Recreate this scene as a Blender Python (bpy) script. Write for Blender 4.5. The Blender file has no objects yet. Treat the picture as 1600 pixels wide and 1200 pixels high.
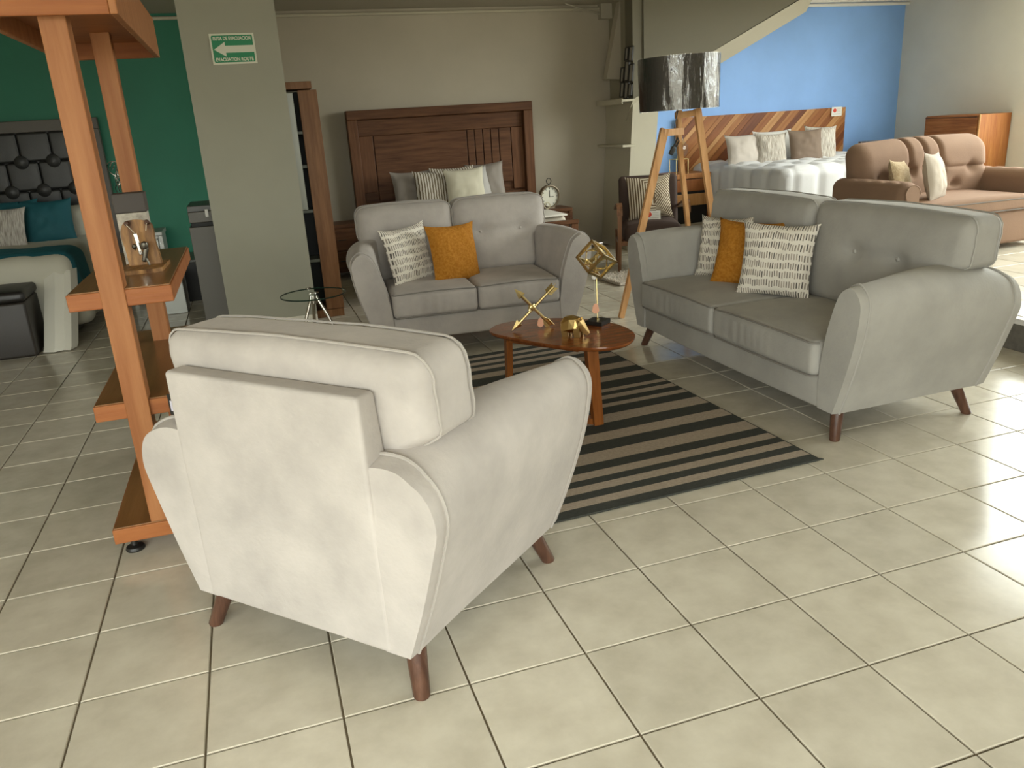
import bpy, bmesh, math, random
from mathutils import Vector, Matrix, Euler, noise
S = bpy.context.scene
COL = S.collection
PI = math.pi
rnd = random.Random(7)
T = 0.3333

# ------------------------------------------------------------------ camera
def camera():
    yaw, pitch, roll = .2997, .3180, -.0630
    cy, sy, cp, sp = math.cos(yaw), math.sin(yaw), math.cos(pitch), math.sin(pitch)
    f = Vector((sy * cp, cy * cp, -sp)); r = Vector((cy, -sy, 0)); u = r.cross(f)
    r2 = r * math.cos(roll) + u * math.sin(roll); u2 = u * math.cos(roll) - r * math.sin(roll)
    cam = bpy.data.cameras.new('camera'); o = bpy.data.objects.new('camera', cam); COL.objects.link(o)
    m = Matrix((r2, u2, -f)).transposed().to_4x4(); m.translation = Vector((-.698, -2.395, 1.410))
    o.matrix_world = m
    cam.sensor_fit = 'HORIZONTAL'; cam.sensor_width = 36; cam.lens = 36 * 1239.9 / 1600
    cam.clip_start = .05; cam.clip_end = 200
    S.camera = o
camera()

# ------------------------------------------------------------------ world, light, exposure
w = bpy.data.worlds.new('world'); S.world = w; w.use_nodes = True
nt = w.node_tree; bg = nt.nodes['Background']
tc = nt.nodes.new('ShaderNodeTexCoord'); sep = nt.nodes.new('ShaderNodeSeparateXYZ'); cr = nt.nodes.new('ShaderNodeValToRGB')
nt.links.new(tc.outputs['Generated'], sep.inputs[0]); nt.links.new(sep.outputs['Z'], cr.inputs[0]); nt.links.new(cr.outputs[0], bg.inputs[0])
cr.color_ramp.elements[0].position = 0.0; cr.color_ramp.elements[0].color = (.42, .38, .32, 1)
cr.color_ramp.elements[1].position = .06; cr.color_ramp.elements[1].color = (1, .98, .958, 1)
bg.inputs[1].default_value = 13.5
S.view_settings.view_transform = 'Standard'; S.view_settings.look = 'None'; S.view_settings.gamma = 1
S.view_settings.use_curve_mapping = False
S.view_settings.exposure = 0.04

def area(name, loc, rot, sx, sy, power=None, col=(1, .96, .9)):
    l = bpy.data.lights.new(name, 'AREA'); l.shape = 'RECTANGLE'; l.size = sx; l.size_y = sy
    o = bpy.data.objects.new(name, l); COL.objects.link(o); o.location = loc; o.rotation_euler = rot
    if power is None: l.cycles.is_portal = True
    else: l.energy = power; l.color = col
    return o
# portals only guide the sampling of the daylight that comes through the real openings
area('window_portal', (-1.9, -4.5, 1.35), (PI / 2, 0, 0), 4.6, 2.3)           # shopfront behind the camera
area('window_portal', (7.25, 1.4, 2.62), (0, PI / 2, 0), 3.35, 5.8)
area('window_portal', (-4.4, -3.3, 1.35), (0, -PI / 2, 0), 2.3, 2.0)     # high band over the platform

# ------------------------------------------------------------------ helpers
MATS = {}
def mat(name, col=(.5, .5, .5), rough=.5, metal=0, bump=0, bscale=60, var=0, vscale=3, sheen=0, coat=0, stretch=None, col2=None, det=4, trans=0, alpha=1, spec=.5):
    if name in MATS: return MATS[name]
    m = bpy.data.materials.new(name); m.use_nodes = True; n = m.node_tree; b = n.nodes['Principled BSDF']
    b.inputs['Base Color'].default_value = (*col, 1); b.inputs['Roughness'].default_value = rough; b.inputs['Metallic'].default_value = metal
    b.inputs['Specular IOR Level'].default_value = spec
    if sheen: b.inputs['Sheen Weight'].default_value = sheen; b.inputs['Sheen Roughness'].default_value = .4; b.inputs['Sheen Tint'].default_value = (*col, 1)
    if coat: b.inputs['Coat Weight'].default_value = coat; b.inputs['Coat Roughness'].default_value = .12
    if trans: b.inputs['Transmission Weight'].default_value = trans
    if alpha < 1: b.inputs['Alpha'].default_value = alpha
    tcn = n.nodes.new('ShaderNodeTexCoord'); mp = n.nodes.new('ShaderNodeMapping'); n.links.new(tcn.outputs['Object'], mp.inputs[0])
    if stretch: mp.inputs['Scale'].default_value = stretch
    if var or col2:
        t = n.nodes.new('ShaderNodeTexNoise'); t.inputs['Scale'].default_value = vscale; t.inputs['Detail'].default_value = det; t.inputs['Roughness'].default_value = .6
        n.links.new(mp.outputs[0], t.inputs['Vector'])
        r = n.nodes.new('ShaderNodeValToRGB'); r.color_ramp.elements[0].position = .34; r.color_ramp.elements[1].position = .66
        c2 = col2 or tuple(min(1, c * (1 + var)) for c in col); c1 = col if col2 else tuple(c * (1 - var) for c in col)
        r.color_ramp.elements[0].color = (*c1, 1); r.color_ramp.elements[1].color = (*c2, 1)
        n.links.new(t.outputs['Fac'], r.inputs[0]); n.links.new(r.outputs[0], b.inputs['Base Color'])
    if bump:
        t2 = n.nodes.new('ShaderNodeTexNoise'); t2.inputs['Scale'].default_value = bscale; t2.inputs['Detail'].default_value = 3
        n.links.new(mp.outputs[0], t2.inputs['Vector'])
        bp = n.nodes.new('ShaderNodeBump'); bp.inputs['Strength'].default_value = bump; bp.inputs['Distance'].default_value = .01
        n.links.new(t2.outputs['Fac'], bp.inputs['Height']); n.links.new(bp.outputs[0], b.inputs['Normal'])
    MATS[name] = m
    return m

def wood(name, c1, c2, axis='z', rough=.38, s=1.0, coat=0):
    """grain runs along axis"""
    st = {'x': (1.2, 16, 16), 'y': (16, 1.2, 16), 'z': (16, 16, 1.2)}[axis]
    return mat(name, c1, rough, col2=c2, stretch=tuple(k * s for k in st), vscale=2.2, det=6, bump=.12, bscale=9, coat=coat, spec=.22)

def math_node(n, op, a, b=None, c=None):
    k = n.nodes.new('ShaderNodeMath'); k.operation = op
    for i, v in enumerate((a, b, c)):
        if v is None: continue
        if isinstance(v, (int, float)): k.inputs[i].default_value = v
        else: n.links.new(v, k.inputs[i])
    return k.outputs[0]

def dash_mat(name, rows=17, cols=78):
    """white cotton printed with rows of short upright grey-brown dashes (flat print)"""
    m = bpy.data.materials.new(name); m.use_nodes = True; n = m.node_tree; b = n.nodes['Principled BSDF']
    b.inputs['Roughness'].default_value = .9
    tcn = n.nodes.new('ShaderNodeTexCoord'); no = n.nodes.new('ShaderNodeTexNoise'); no.inputs['Scale'].default_value = 9
    n.links.new(tcn.outputs['Object'], no.inputs['Vector'])
    sp = n.nodes.new('ShaderNodeSeparateXYZ'); n.links.new(tcn.outputs['Object'], sp.inputs[0])
    nz = math_node(n, 'MULTIPLY', math_node(n, 'SUBTRACT', no.outputs['Fac'], .5), .03)
    z = math_node(n, 'MULTIPLY', math_node(n, 'ADD', sp.outputs['Z'], nz), rows + 3)
    x = math_node(n, 'MULTIPLY', math_node(n, 'ADD', sp.outputs['X'], math_node(n, 'MULTIPLY', nz, .5)), cols)
    rf, ri = math_node(n, 'FRACT', z), math_node(n, 'FLOOR', z); cf, ci = math_node(n, 'FRACT', x), math_node(n, 'FLOOR', x)
    cv = n.nodes.new('ShaderNodeCombineXYZ'); n.links.new(ci, cv.inputs[0]); n.links.new(ri, cv.inputs[1])
    wn = n.nodes.new('ShaderNodeTexWhiteNoise'); wn.noise_dimensions = '3D'; n.links.new(cv.outputs[0], wn.inputs['Vector'])
    lo = math_node(n, 'MULTIPLY', wn.outputs['Value'], .2)
    m1 = math_node(n, 'GREATER_THAN', rf, math_node(n, 'ADD', lo, .06)); m2 = math_node(n, 'LESS_THAN', rf, math_node(n, 'ADD', lo, .71))
    m3 = math_node(n, 'LESS_THAN', cf, .50)
    mask = math_node(n, 'MULTIPLY', math_node(n, 'MULTIPLY', m1, m2), m3)
    ramp = n.nodes.new('ShaderNodeValToRGB'); e = ramp.color_ramp.elements
    e[0].color = (.09, .08, .07, 1); e[1].color = (.42, .36, .29, 1)
    sx = n.nodes.new('ShaderNodeSeparateColor'); n.links.new(wn.outputs['Color'], sx.inputs[0]); n.links.new(sx.outputs[1], ramp.inputs[0])
    mx = n.nodes.new('ShaderNodeMix'); mx.data_type = 'RGBA'; n.links.new(mask, mx.inputs[0]); mx.inputs[6].default_value = (.74, .69, .60, 1)
    n.links.new(ramp.outputs[0], mx.inputs[7]); n.links.new(mx.outputs[2], b.inputs['Base Color'])
    MATS[name] = m
    return m

def stripe_mat(name, c1, c2, freq, mode='v', jag=0.0, thr=0.):
    m = bpy.data.materials.new(name); m.use_nodes = True; n = m.node_tree; b = n.nodes['Principled BSDF']; b.inputs['Roughness'].default_value = .9
    tcn = n.nodes.new('ShaderNodeTexCoord'); sp = n.nodes.new('ShaderNodeSeparateXYZ'); n.links.new(tcn.outputs['Object'], sp.inputs[0])
    X, Z = sp.outputs['X'], sp.outputs['Z']
    if mode == 'v': v = X
    else:   # mitred bands: upright lines in the middle, chevrons towards the edges
        ax = math_node(n, 'ABSOLUTE', math_node(n, 'SUBTRACT', X, .04)); az = math_node(n, 'ABSOLUTE', Z)
        v = math_node(n, 'MAXIMUM', ax, math_node(n, 'SUBTRACT', az, .06))
        v = math_node(n, 'ADD', v, math_node(n, 'MULTIPLY', math_node(n, 'GREATER_THAN', X, .05), math_node(n, 'MULTIPLY', az, .8)))
    if jag:
        no = n.nodes.new('ShaderNodeTexNoise'); no.inputs['Scale'].default_value = 25; n.links.new(tcn.outputs['Object'], no.inputs['Vector'])
        v = math_node(n, 'ADD', v, math_node(n, 'MULTIPLY', no.outputs['Fac'], jag))
    s = math_node(n, 'GREATER_THAN', math_node(n, 'SINE', math_node(n, 'MULTIPLY', v, freq)), thr)
    mx = n.nodes.new('ShaderNodeMix'); mx.data_type = 'RGBA'; n.links.new(s, mx.inputs[0]); mx.inputs[6].default_value = (*c1, 1); mx.inputs[7].default_value = (*c2, 1)
    n.links.new(mx.outputs[2], b.inputs['Base Color']); MATS[name] = m
    return m

class MB:
    def __init__(s): s.v = []; s.f = []; s.mi = []; s.cur = 0
    def add(s, vf, M=None):
        o = len(s.v)
        for p in vf[0]:
            p = Vector(p); s.v.append(tuple(M @ p if M else p))
        for f in vf[1]: s.f.append(tuple(i + o for i in f)); s.mi.append(s.cur)
        return s
    def obj(s, name, m, parent=None, loc=(0, 0, 0), rot=None, smooth=True, M=None, angle=40):
        me = bpy.data.meshes.new(name); me.from_pydata(s.v, [], s.f)
        bm = bmesh.new(); bm.from_mesh(me); bmesh.ops.recalc_face_normals(bm, faces=bm.faces); bm.to_mesh(me); bm.free()
        ms = m if isinstance(m, (list, tuple)) else [m]
        for k in ms: me.materials.append(k)
        if len(ms) > 1: me.polygons.foreach_set('material_index', s.mi)
        if smooth:
            me.polygons.foreach_set('use_smooth', [True] * len(me.polygons))
            me.set_sharp_from_angle(angle=math.radians(angle))
        o = bpy.data.objects.new(name, me); COL.objects.link(o)
        if parent: o.parent = parent
        if M is not None: o.matrix_basis = M
        else:
            o.location = loc
            if rot: o.rotation_euler = rot
        return o

def box(x0, x1, y0, y1, z0, z1):
    v = [(x, y, z) for z in (z0, z1) for y in (y0, y1) for x in (x0, x1)]
    return v, [(0, 2, 3, 1), (4, 5, 7, 6), (0, 1, 5, 4), (2, 6, 7, 3), (0, 4, 6, 2), (1, 3, 7, 5)]

def rbox(sx, sy, sz, r, k=3, n=(4, 4, 4), fn=None):
    """rounded box centred on the origin; fn moves each vertex"""
    H = (sx / 2, sy / 2, sz / 2); ax = []
    for a in range(3):
        h = H[a]; rr = min(r, h * .999); c = h - rr; L = []
        for i in range(k): L.append(-(c + rr * math.tan(PI / 4 * (1 - i / k))))
        nn = max(1, n[a])
        for i in range(nn + 1): L.append(-c + 2 * c * i / nn)
        for i in range(1, k + 1): L.append(c + rr * math.tan(PI / 4 * i / k))
        ax.append(L)
    idx = {}; V = []; F = []
    def vid(p):
        key = tuple(round(q, 6) for q in p)
        if key not in idx:
            inner = Vector([max(-(H[a] - min(r, H[a] * .999)), min(H[a] - min(r, H[a] * .999), p[a])) for a in range(3)])
            d = Vector(p) - inner
            q = inner + d.normalized() * min(r, min(H) * .999 if False else r) if d.length > 1e-9 else inner
            if fn: q = Vector(fn(q))
            idx[key] = len(V); V.append(tuple(q))
        return idx[key]
    for a in range(3):
        b, c = (a + 1) % 3, (a + 2) % 3
        for s in (0, -1):
            for i in range(len(ax[b]) - 1):
                for j in range(len(ax[c]) - 1):
                    q = []
                    for (ii, jj) in ((i, j), (i + 1, j), (i + 1, j + 1), (i, j + 1)):
                        p = [0, 0, 0]; p[a] = ax[a][s]; p[b] = ax[b][ii]; p[c] = ax[c][jj]; q.append(vid(p))
                    if len(set(q)) > 2: F.append(tuple(dict.fromkeys(q)))
    return V, F

def cbox(x0, x1, y0, y1, z0, z1, b=.004):
    """box with small chamfered edges"""
    v, f = rbox(x1 - x0, y1 - y0, z1 - z0, min(b, (x1 - x0) / 2.1, (y1 - y0) / 2.1, (z1 - z0) / 2.1), k=1, n=(1, 1, 1))
    c = Vector(((x0 + x1) / 2, (y0 + y1) / 2, (z0 + z1) / 2))
    return [tuple(Vector(p) + c) for p in v], f

def tube(path, r, n=8, closed=False, cap=True):
    P = [Vector(p) for p in path]; V = []; F = []; m = len(P); R = r if isinstance(r, (list, tuple)) else [r] * m
    up = None
    for i, p in enumerate(P):
        a = P[(i - 1) % m] if (closed or i) else P[i]; b = P[(i + 1) % m] if (closed or i < m - 1) else P[i]
        d = (b - a).normalized()
        if up is None: up = Vector((0, 0, 1)) if abs(d.z) < .9 else Vector((1, 0, 0))
        s = d.cross(up)
        if s.length < 1e-6: s = d.cross(Vector((0, 1, 0)))
        s.normalize(); up = s.cross(d).normalized()
        for j in range(n):
            t = 2 * PI * j / n; V.append(tuple(p + (s * math.cos(t) + up * math.sin(t)) * R[i]))
    for i in range(m if closed else m - 1):
        for j in range(n):
            a, b = i * n + j, i * n + (j + 1) % n; c, d = ((i + 1) % m) * n + (j + 1) % n, ((i + 1) % m) * n + j
            F.append((a, b, c, d))
    if cap and not closed: F.append(tuple(range(n))[::-1]); F.append(tuple((m - 1) * n + j for j in range(n)))
    return V, F

def lathe(prof, n=32, cap=True):
    V = []; F = []; m = len(prof)
    for (r, z) in prof:
        for j in range(n): t = 2 * PI * j / n; V.append((r * math.cos(t), r * math.sin(t), z))
    for i in range(m - 1):
        for j in range(n): F.append((i * n + j, i * n + (j + 1) % n, (i + 1) * n + (j + 1) % n, (i + 1) * n + j))
    if cap: F.append(tuple(range(n))[::-1]); F.append(tuple((m - 1) * n + j for j in range(n)))
    return V, F

def loft(rings, caps=True, closed=True):
    n = len(rings[0]); V = [tuple(p) for r in rings for p in r]; F = []
    for i in range(len(rings) - 1):
        for j in range(n if closed else n - 1): F.append((i * n + j, i * n + (j + 1) % n, (i + 1) * n + (j + 1) % n, (i + 1) * n + j))
    if caps: F.append(tuple(range(n))[::-1]); F.append(tuple((len(rings) - 1) * n + j for j in range(n)))
    return V, F

def prism(poly, z0, z1, axis='z'):
    """extrude a 2-D outline: axis z -> (x,y), axis y -> (x,z), axis x -> (y,z)"""
    def P(a, b, c): return {'z': (a, b, c), 'y': (a, c, b), 'x': (c, a, b)}[axis]
    return loft([[P(a, b, z0) for a, b in poly], [P(a, b, z1) for a, b in poly]])

def smooth_poly(pts, n=8, closed=True):
    """Catmull-Rom through points"""
    P = [Vector(p) for p in pts]; m = len(P); out = []
    rng = range(m) if closed else range(m - 1)
    for i in rng:
        if closed: a, b, c, d = P[i - 1], P[i], P[(i + 1) % m], P[(i + 2) % m]
        else: a, b, c, d = P[max(i - 1, 0)], P[i], P[i + 1], P[min(i + 2, m - 1)]
        for k in range(n):
            t = k / n
            out.append(tuple(.5 * ((2 * b) + (c - a) * t + (2 * a - 5 * b + 4 * c - d) * t * t + (3 * b - a - 3 * c + d) * t ** 3)))
    if not closed: out.append(tuple(P[-1]))
    return out

def tag(o, label=None, cat=None, group=None, kind=None):
    if label: o['label'] = label
    if cat: o['category'] = cat
    if group: o['group'] = group
    if kind: o['kind'] = kind
    return o
def thing(name, label, cat, loc=(0, 0, 0), rz=0, group=None):
    o = bpy.data.objects.new(name, None); COL.objects.link(o); o.location = loc; o.rotation_euler = (0, 0, rz); o.empty_display_size = .1
    return tag(o, label, cat, group)
def struct(mb, name, m, parent=None, smooth=False, label=None, **k):
    o = mb.obj(name, m, parent, smooth=smooth, **k)
    if not parent: o['kind'] = 'structure'
    if label: o['label'] = label
    return o
def b1(*a): return MB().add(box(*a))
def c1(*a, b=.004): return MB().add(cbox(*a, b=b))
def tf(loc=(0, 0, 0), yaw=0, tilt=0, roll=0): return Matrix.Translation(loc) @ Matrix.Rotation(yaw, 4, 'Z') @ Matrix.Rotation(tilt, 4, 'X') @ Matrix.Rotation(roll, 4, 'Y')

# ------------------------------------------------------------------ materials
M_wall = mat('beige_plaster', (.43, .385, .30), .75, bump=.05, bscale=30, var=.05, vscale=1.3)
M_grey = mat('grey_plaster', (.68, .655, .57), .75, bump=.05, bscale=30, var=.04, vscale=1.3)
M_cream = mat('cream_plaster', (.48, .445, .34), .7, bump=.04, bscale=30, var=.04, vscale=1.5)
M_colm = mat('column_plaster', (.31, .30, .235), .7, bump=.04, bscale=25, var=.04, vscale=1.3)
M_green = mat('green_paint', (.012, .15, .085), .6, bump=.04, bscale=30, var=.08, vscale=1.5)
M_blue = mat('blue_paint', (.26, .47, .88), .65, bump=.04, bscale=30, var=.05, vscale=1.5)
M_ceil = mat('ceiling_plaster', (.42, .385, .30), .8, bump=.05, bscale=20)
M_grout = mat('dark_grout', (.17, .135, .085), .9, bump=.2, bscale=200)
M_tile = mat('ceramic_tile', (.50, .455, .365), .16, col2=(.61, .565, .465), vscale=7, det=8, bump=.015, bscale=30, spec=.55)
M_tile2 = mat('pale_ceramic_tile', (.58, .54, .44), .24, col2=(.66, .62, .52), vscale=7, det=8)
M_stone = mat('dark_step_stone', (.10, .09, .075), .5, var=.2, vscale=30)
M_step = mat('step_edge', (.55, .53, .50), .3)
M_velvet = mat('grey_velvet', (.40, .365, .335), .85, bump=.12, bscale=90, var=.11, vscale=4.5, sheen=.35)
M_velvet3 = mat('cool_grey_velvet', (.335, .32, .29), .85, bump=.12, bscale=90, var=.09, vscale=4, sheen=.35)
M_pipe = mat('grey_piping', (.36, .33, .30), .8, sheen=.3)
M_seam = mat('seam_thread', (.16, .145, .13), .9)
M_leg = wood('walnut_leg', (.06, .028, .018), (.12, .06, .038), 'z', .3)
M_white = mat('white_plastic', (.8, .78, .72), .5)
M_black = mat('black_plastic', (.012, .011, .01), .4)
M_gold = mat('brushed_gold', (.78, .62, .30), .28, 1, bump=.05, bscale=60)
M_pink = mat('pink_paper', (.80, .42, .28), .8)
M_chrome = mat('chrome', (.75, .72, .68), .15, 1)
M_string = mat('string', (.7, .65, .5), .9)

# ------------------------------------------------------------------ the setting
X0, X1, Y0, Y1, ZC = -4.5, 7.34, -4.6, 6.25, 2.56
PX = 3.322; PZ = .188
flr = struct(b1(X0, PX, Y0, Y1, -.12, -.006), 'floor', M_grout)
up = struct(b1(PX + .03, X1, Y0, Y1, -.12, PZ - .006), 'floor', M_grout)
riser = b1(PX + .012, PX + .03, Y0, Y1, 0, PZ - .034).obj('riser', M_stone, up, smooth=False)
edge = c1(PX, PX + .06, Y0, Y1, PZ - .034, PZ - .002, b=.004).obj('step_edge', M_step, up, smooth=False)

def tile_mesh(name, m):
    g = .0028; h = T / 2 - g; b = .0022
    v = [(-h, -h, -.006), (h, -h, -.006), (h, h, -.006), (-h, h, -.006), (-h, -h, -b), (h, -h, -b), (h, h, -b), (-h, h, -b),
         (-h + b, -h + b, 0), (h - b, -h + b, 0), (h - b, h - b, 0), (-h + b, h - b, 0)]
    f = [(8, 9, 10, 11)] + [(i, (i + 1) % 4, (i + 1) % 4 + 4, i + 4) for i in range(4)] + [(i + 4, (i + 1) % 4 + 4, (i + 1) % 4 + 8, i + 8) for i in range(4)]
    me = bpy.data.meshes.new(name); me.from_pydata(v, [], f); me.materials.append(m)
    return me, v, f
TM, tv, tfc = tile_mesh('tile', None)
# per-tile tone from the object's random value
def tile_material(base, c1_, c2_):
    m = base; n = m.node_tree; b = n.nodes['Principled BSDF']
    oi = n.nodes.new('ShaderNodeObjectInfo'); hv = n.nodes.new('ShaderNodeHueSaturation')
    mr = n.nodes.new('ShaderNodeMapRange'); mr.inputs[3].default_value = .95; mr.inputs[4].default_value = 1.04
    src = b.inputs['Base Color'].links[0].from_socket
    n.links.new(oi.outputs['Random'], mr.inputs[0]); n.links.new(mr.outputs[0], hv.inputs['Value']); n.links.new(src, hv.inputs['Color']); n.links.new(hv.outputs[0], b.inputs['Base Color'])
    for nd in n.nodes:
        if nd.type == 'TEX_NOISE' and not nd.inputs['Vector'].is_linked: pass
    geo = n.nodes.new('ShaderNodeNewGeometry')
    mp = [x for x in n.nodes if x.type == 'MAPPING'][0]
    n.links.new(geo.outputs['Position'], mp.inputs[0])
tile_material(M_tile, None, None); tile_material(M_tile2, None, None)
TM.materials.clear(); TM.materials.append(M_tile)
TM2 = TM.copy(); TM2.materials.clear(); TM2.materials.append(M_tile2)
cam_xy = Vector((-.698, -2.395))
cands = []; rest = MB()
fwd2 = Vector((math.sin(.2997), math.cos(.2997))); rt2 = Vector((fwd2.y, -fwd2.x))
for i in range(-13, 10):
    for j in range(-18, 19):
        cx, cyy = (i + .5) * T, (j + .5) * T
        if cx - T / 2 < X0 - .17 or cyy + T / 2 > Y1 + .05: continue
        d = Vector((cx, cyy)) - cam_xy; fz = d @ fwd2; sx = d @ rt2
        vis = fz > .9 and abs(sx) < fz * .68 + .75
        cands.append((0 if vis else 1, d.length, cx, cyy))
cands.sort()
for k, (nv, dd, cx, cyy) in enumerate(cands):
    if k < 292 and not nv:
        o = bpy.data.objects.new('tile', TM); COL.objects.link(o); o.parent = flr; o.location = (cx, cyy, 0)
        o.rotation_euler = (rnd.uniform(-.0007, .0007), rnd.uniform(-.0007, .0007), 0)
    else:
        rest.add((tv, tfc), Matrix.Translation((cx, cyy, 0)))
o = rest.obj('far_tiles', M_tile, flr, smooth=False); o['kind'] = 'stuff'
rest = MB()
for i in range(12):
    for j in range(-18, 19):
        cx, cyy = PX + .06 + (i + .5) * T, (j + .5) * T + .02
        if 0 < cyy < 3.6 and i < 7:
            o = bpy.data.objects.new('tile', TM2); COL.objects.link(o); o.parent = up; o.location = (cx, cyy, PZ)
        else: rest.add((tv, tfc), Matrix.Translation((cx, cyy, PZ)))
o = rest.obj('far_tiles', M_tile2, up, smooth=False); o['kind'] = 'stuff'

# walls
bw = struct(b1(-.95, 3.337, Y1, Y1 + .15, 0, ZC + .1), 'wall_back', M_wall)
struct(b1(X0, -.95, Y1, Y1 + .15, 0, ZC + .1), 'wall_back_green', M_green)
struct(b1(3.337, X1 + .15, Y1, Y1 + .15, 0, ZC + .1), 'wall_back_blue', M_blue)
struct(MB().add(box(X0 - .15, X0, -2.3, Y1 + .15, 0, ZC + .1)).add(box(X0 - .15, X0, Y0, -4.3, 0, ZC + .1)).add(box(X0 - .15, X0, -4.3, -2.3, 0, .2)).add(box(X0 - .15, X0, -4.3, -2.3, 2.5, ZC + .1)), 'wall_left', M_wall)
# right wall, with the tall opening band above the platform and the shopfront nearer the street
wr = MB().add(box(X1, X1 + .15, 4.3, Y1, 0, 4.5)).add(box(X1, X1 + .15, -1.5, 4.3, 0, .95)).add(box(X1, X1 + .15, -1.5, 4.3, 4.3, 4.5)).add(box(X1, X1 + .15, Y0, -1.5, 0, 4.5))
struct(wr, 'wall_right', M_grey)
# wall behind the camera with its wide shopfront opening
ws = MB().add(box(X0, -4.2, Y0 - .15, Y0, 0, ZC + .1)).add(box(.4, X1, Y0 - .15, Y0, 0, 4.5)).add(box(-4.2, .4, Y0 - .15, Y0, 0, .2)).add(box(-4.2, .4, Y0 - .15, Y0, 2.5, ZC + .1))
struct(ws, 'wall_front', M_wall)
# ceilings: low over the shop, high void over the street side of the platform
struct(MB().add(box(X0, 4.6, Y0, Y1, ZC, ZC + .12)).add(box(4.6, X1, 4.3, Y1, ZC, ZC + .12)), 'ceiling', M_ceil)
struct(MB().add(box(4.48, X1 + .15, Y0, 4.45, 4.4, 4.55)).add(box(4.48, 4.6, Y0, 4.45, ZC + .12, 4.4)).add(box(4.6, X1, 4.3, 4.45, ZC + .12, 4.4)), 'ceiling', M_grey)

def pane_mat():
    m = bpy.data.materials.new('clear_glass_pane'); m.use_nodes = True; n = m.node_tree; n.nodes.clear()
    o = n.nodes.new('ShaderNodeOutputMaterial'); mx = n.nodes.new('ShaderNodeMixShader'); t = n.nodes.new('ShaderNodeBsdfTransparent'); g = n.nodes.new('ShaderNodeBsdfGlossy')
    g.inputs['Roughness'].default_value = .02; t.inputs[0].default_value = (.93, .96, .94, 1); mx.inputs[0].default_value = .06
    n.links.new(t.outputs[0], mx.inputs[1]); n.links.new(g.outputs[0], mx.inputs[2]); n.links.new(mx.outputs[0], o.inputs[0]); return m
M_pane = pane_mat(); M_frame = mat('aluminium_frame', (.35, .34, .32), .4, .8)
def window(name, axis, at, a0, a1, z0, z1, nd):
    fr = MB(); B = (lambda p, q, u, v, z, y: box(p, q, u, v, z, y)) if axis == 'y' else (lambda p, q, u, v, z, y: box(u, v, p, q, z, y))
    for k in range(nd + 1):
        a = a0 + (a1 - a0) * k / nd; fr.add(B(a - .025, a + .025, at - .03, at + .03, z0, z1))
    for z in (z0, z1 - .05): fr.add(B(a0, a1, at - .03, at + .03, z, z + .05))
    o = struct(fr, name, M_frame)
    for k in range(nd):
        a = a0 + (a1 - a0) * k / nd; b = a0 + (a1 - a0) * (k + 1) / nd
        MB().add(B(a + .03, b - .03, at - .003, at + .003, z0 + .05, z1 - .05)).obj('pane', M_pane, o, smooth=False)
window('window_1', 'y', Y0 - .07, -4.2, .4, .2, 2.5, 5)
window('window_2', 'x', X1 + .07, -1.5, 4.3, .95, 4.3, 3)
window('window_3', 'x', X0 - .07, -4.3, -2.3, .2, 2.5, 2)

# moulding and conduit under the ceiling, skirting
struct(MB().add(tube([(X0, Y1 - .03, 2.515), (3.33, Y1 - .03, 2.515)], .016, 8)), 'trim_1', M_cream, smooth=True)
struct(MB().add(tube([(4.9, Y1 - .05, 2.50), (X1, Y1 - .05, 2.50)], .018, 8)).add(box(4.9, X1, Y1 - .09, Y1, 2.525, 2.555)), 'trim_2', M_white, smooth=True)
t3 = MB()
for (pa, pb) in (((2.75, 6.05, 2.55), (3.27, 6.22, 2.45)), ((2.9, 6.2, 2.50), (3.30, 6.2, 2.49))): t3.add(tube([pa, pb], .008, 6))
t3.add(box(3.21, 3.337, 6.16, 6.25, 2.41, 2.56))
struct(t3, 'trim_3', M_ceil)
sk = b1(-.95, 3.337, Y1 - .012, Y1, 0, .088); struct(sk, 'baseboard_back', M_wall)
sk = struct(b1(3.325, 3.337, 5.6, Y1, 0, .088), 'baseboard_side', M_wall)

# column in front of the green wall, with tile skirting
col = struct(b1(-.962, -.317, 3.87, 4.05, 0, ZC), 'wall_column', M_colm)
for i in range(2): c1(-.962 + i * .33, -.962 + i * .33 + (.325 if i == 0 else .315), 3.858, 3.869, 0, .083, b=.002).obj('skirting_tile', M_tile2, col, smooth=False)

# side wall of the niche, stair flank and its sloping soffit
sw = MB().add(box(3.337, 3.43, 5.72, Y1, 0, ZC))
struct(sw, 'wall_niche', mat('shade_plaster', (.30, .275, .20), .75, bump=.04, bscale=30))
def zs(x): return 1.557 + (x - 3.263) * .464
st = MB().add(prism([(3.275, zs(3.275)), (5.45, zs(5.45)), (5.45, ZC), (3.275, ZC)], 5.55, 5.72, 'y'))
M_flank = mat('shaded_flank_plaster', (.14, .127, .088), .75, bump=.04, bscale=30)  # flank plaster darkened: the shade on this wall is put into its colour
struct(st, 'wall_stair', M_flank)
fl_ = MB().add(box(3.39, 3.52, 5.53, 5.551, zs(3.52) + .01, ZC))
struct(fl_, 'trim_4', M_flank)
ring = [[(x, 5.55, zs(x) - .001), (x, 5.72, zs(x) - .001), (x, 6.24, zs(x) + .0), (x, 6.24, zs(x) - .215), (x, 5.74, zs(x) - .215)] for x in (3.275, 4.2, 5.5)]
struct(MB().add(loft(ring)), 'trim_5', M_cream)
pl_ = [(3.188, 0), (3.466, 0), (3.535, .795), (3.60, 1.52), (3.42, 1.62), (3.298, 1.55), (3.241, .784)]
struct(MB().add(prism(pl_, 5.60, 6.24, 'y')), 'wall_pier', M_cream)
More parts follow.
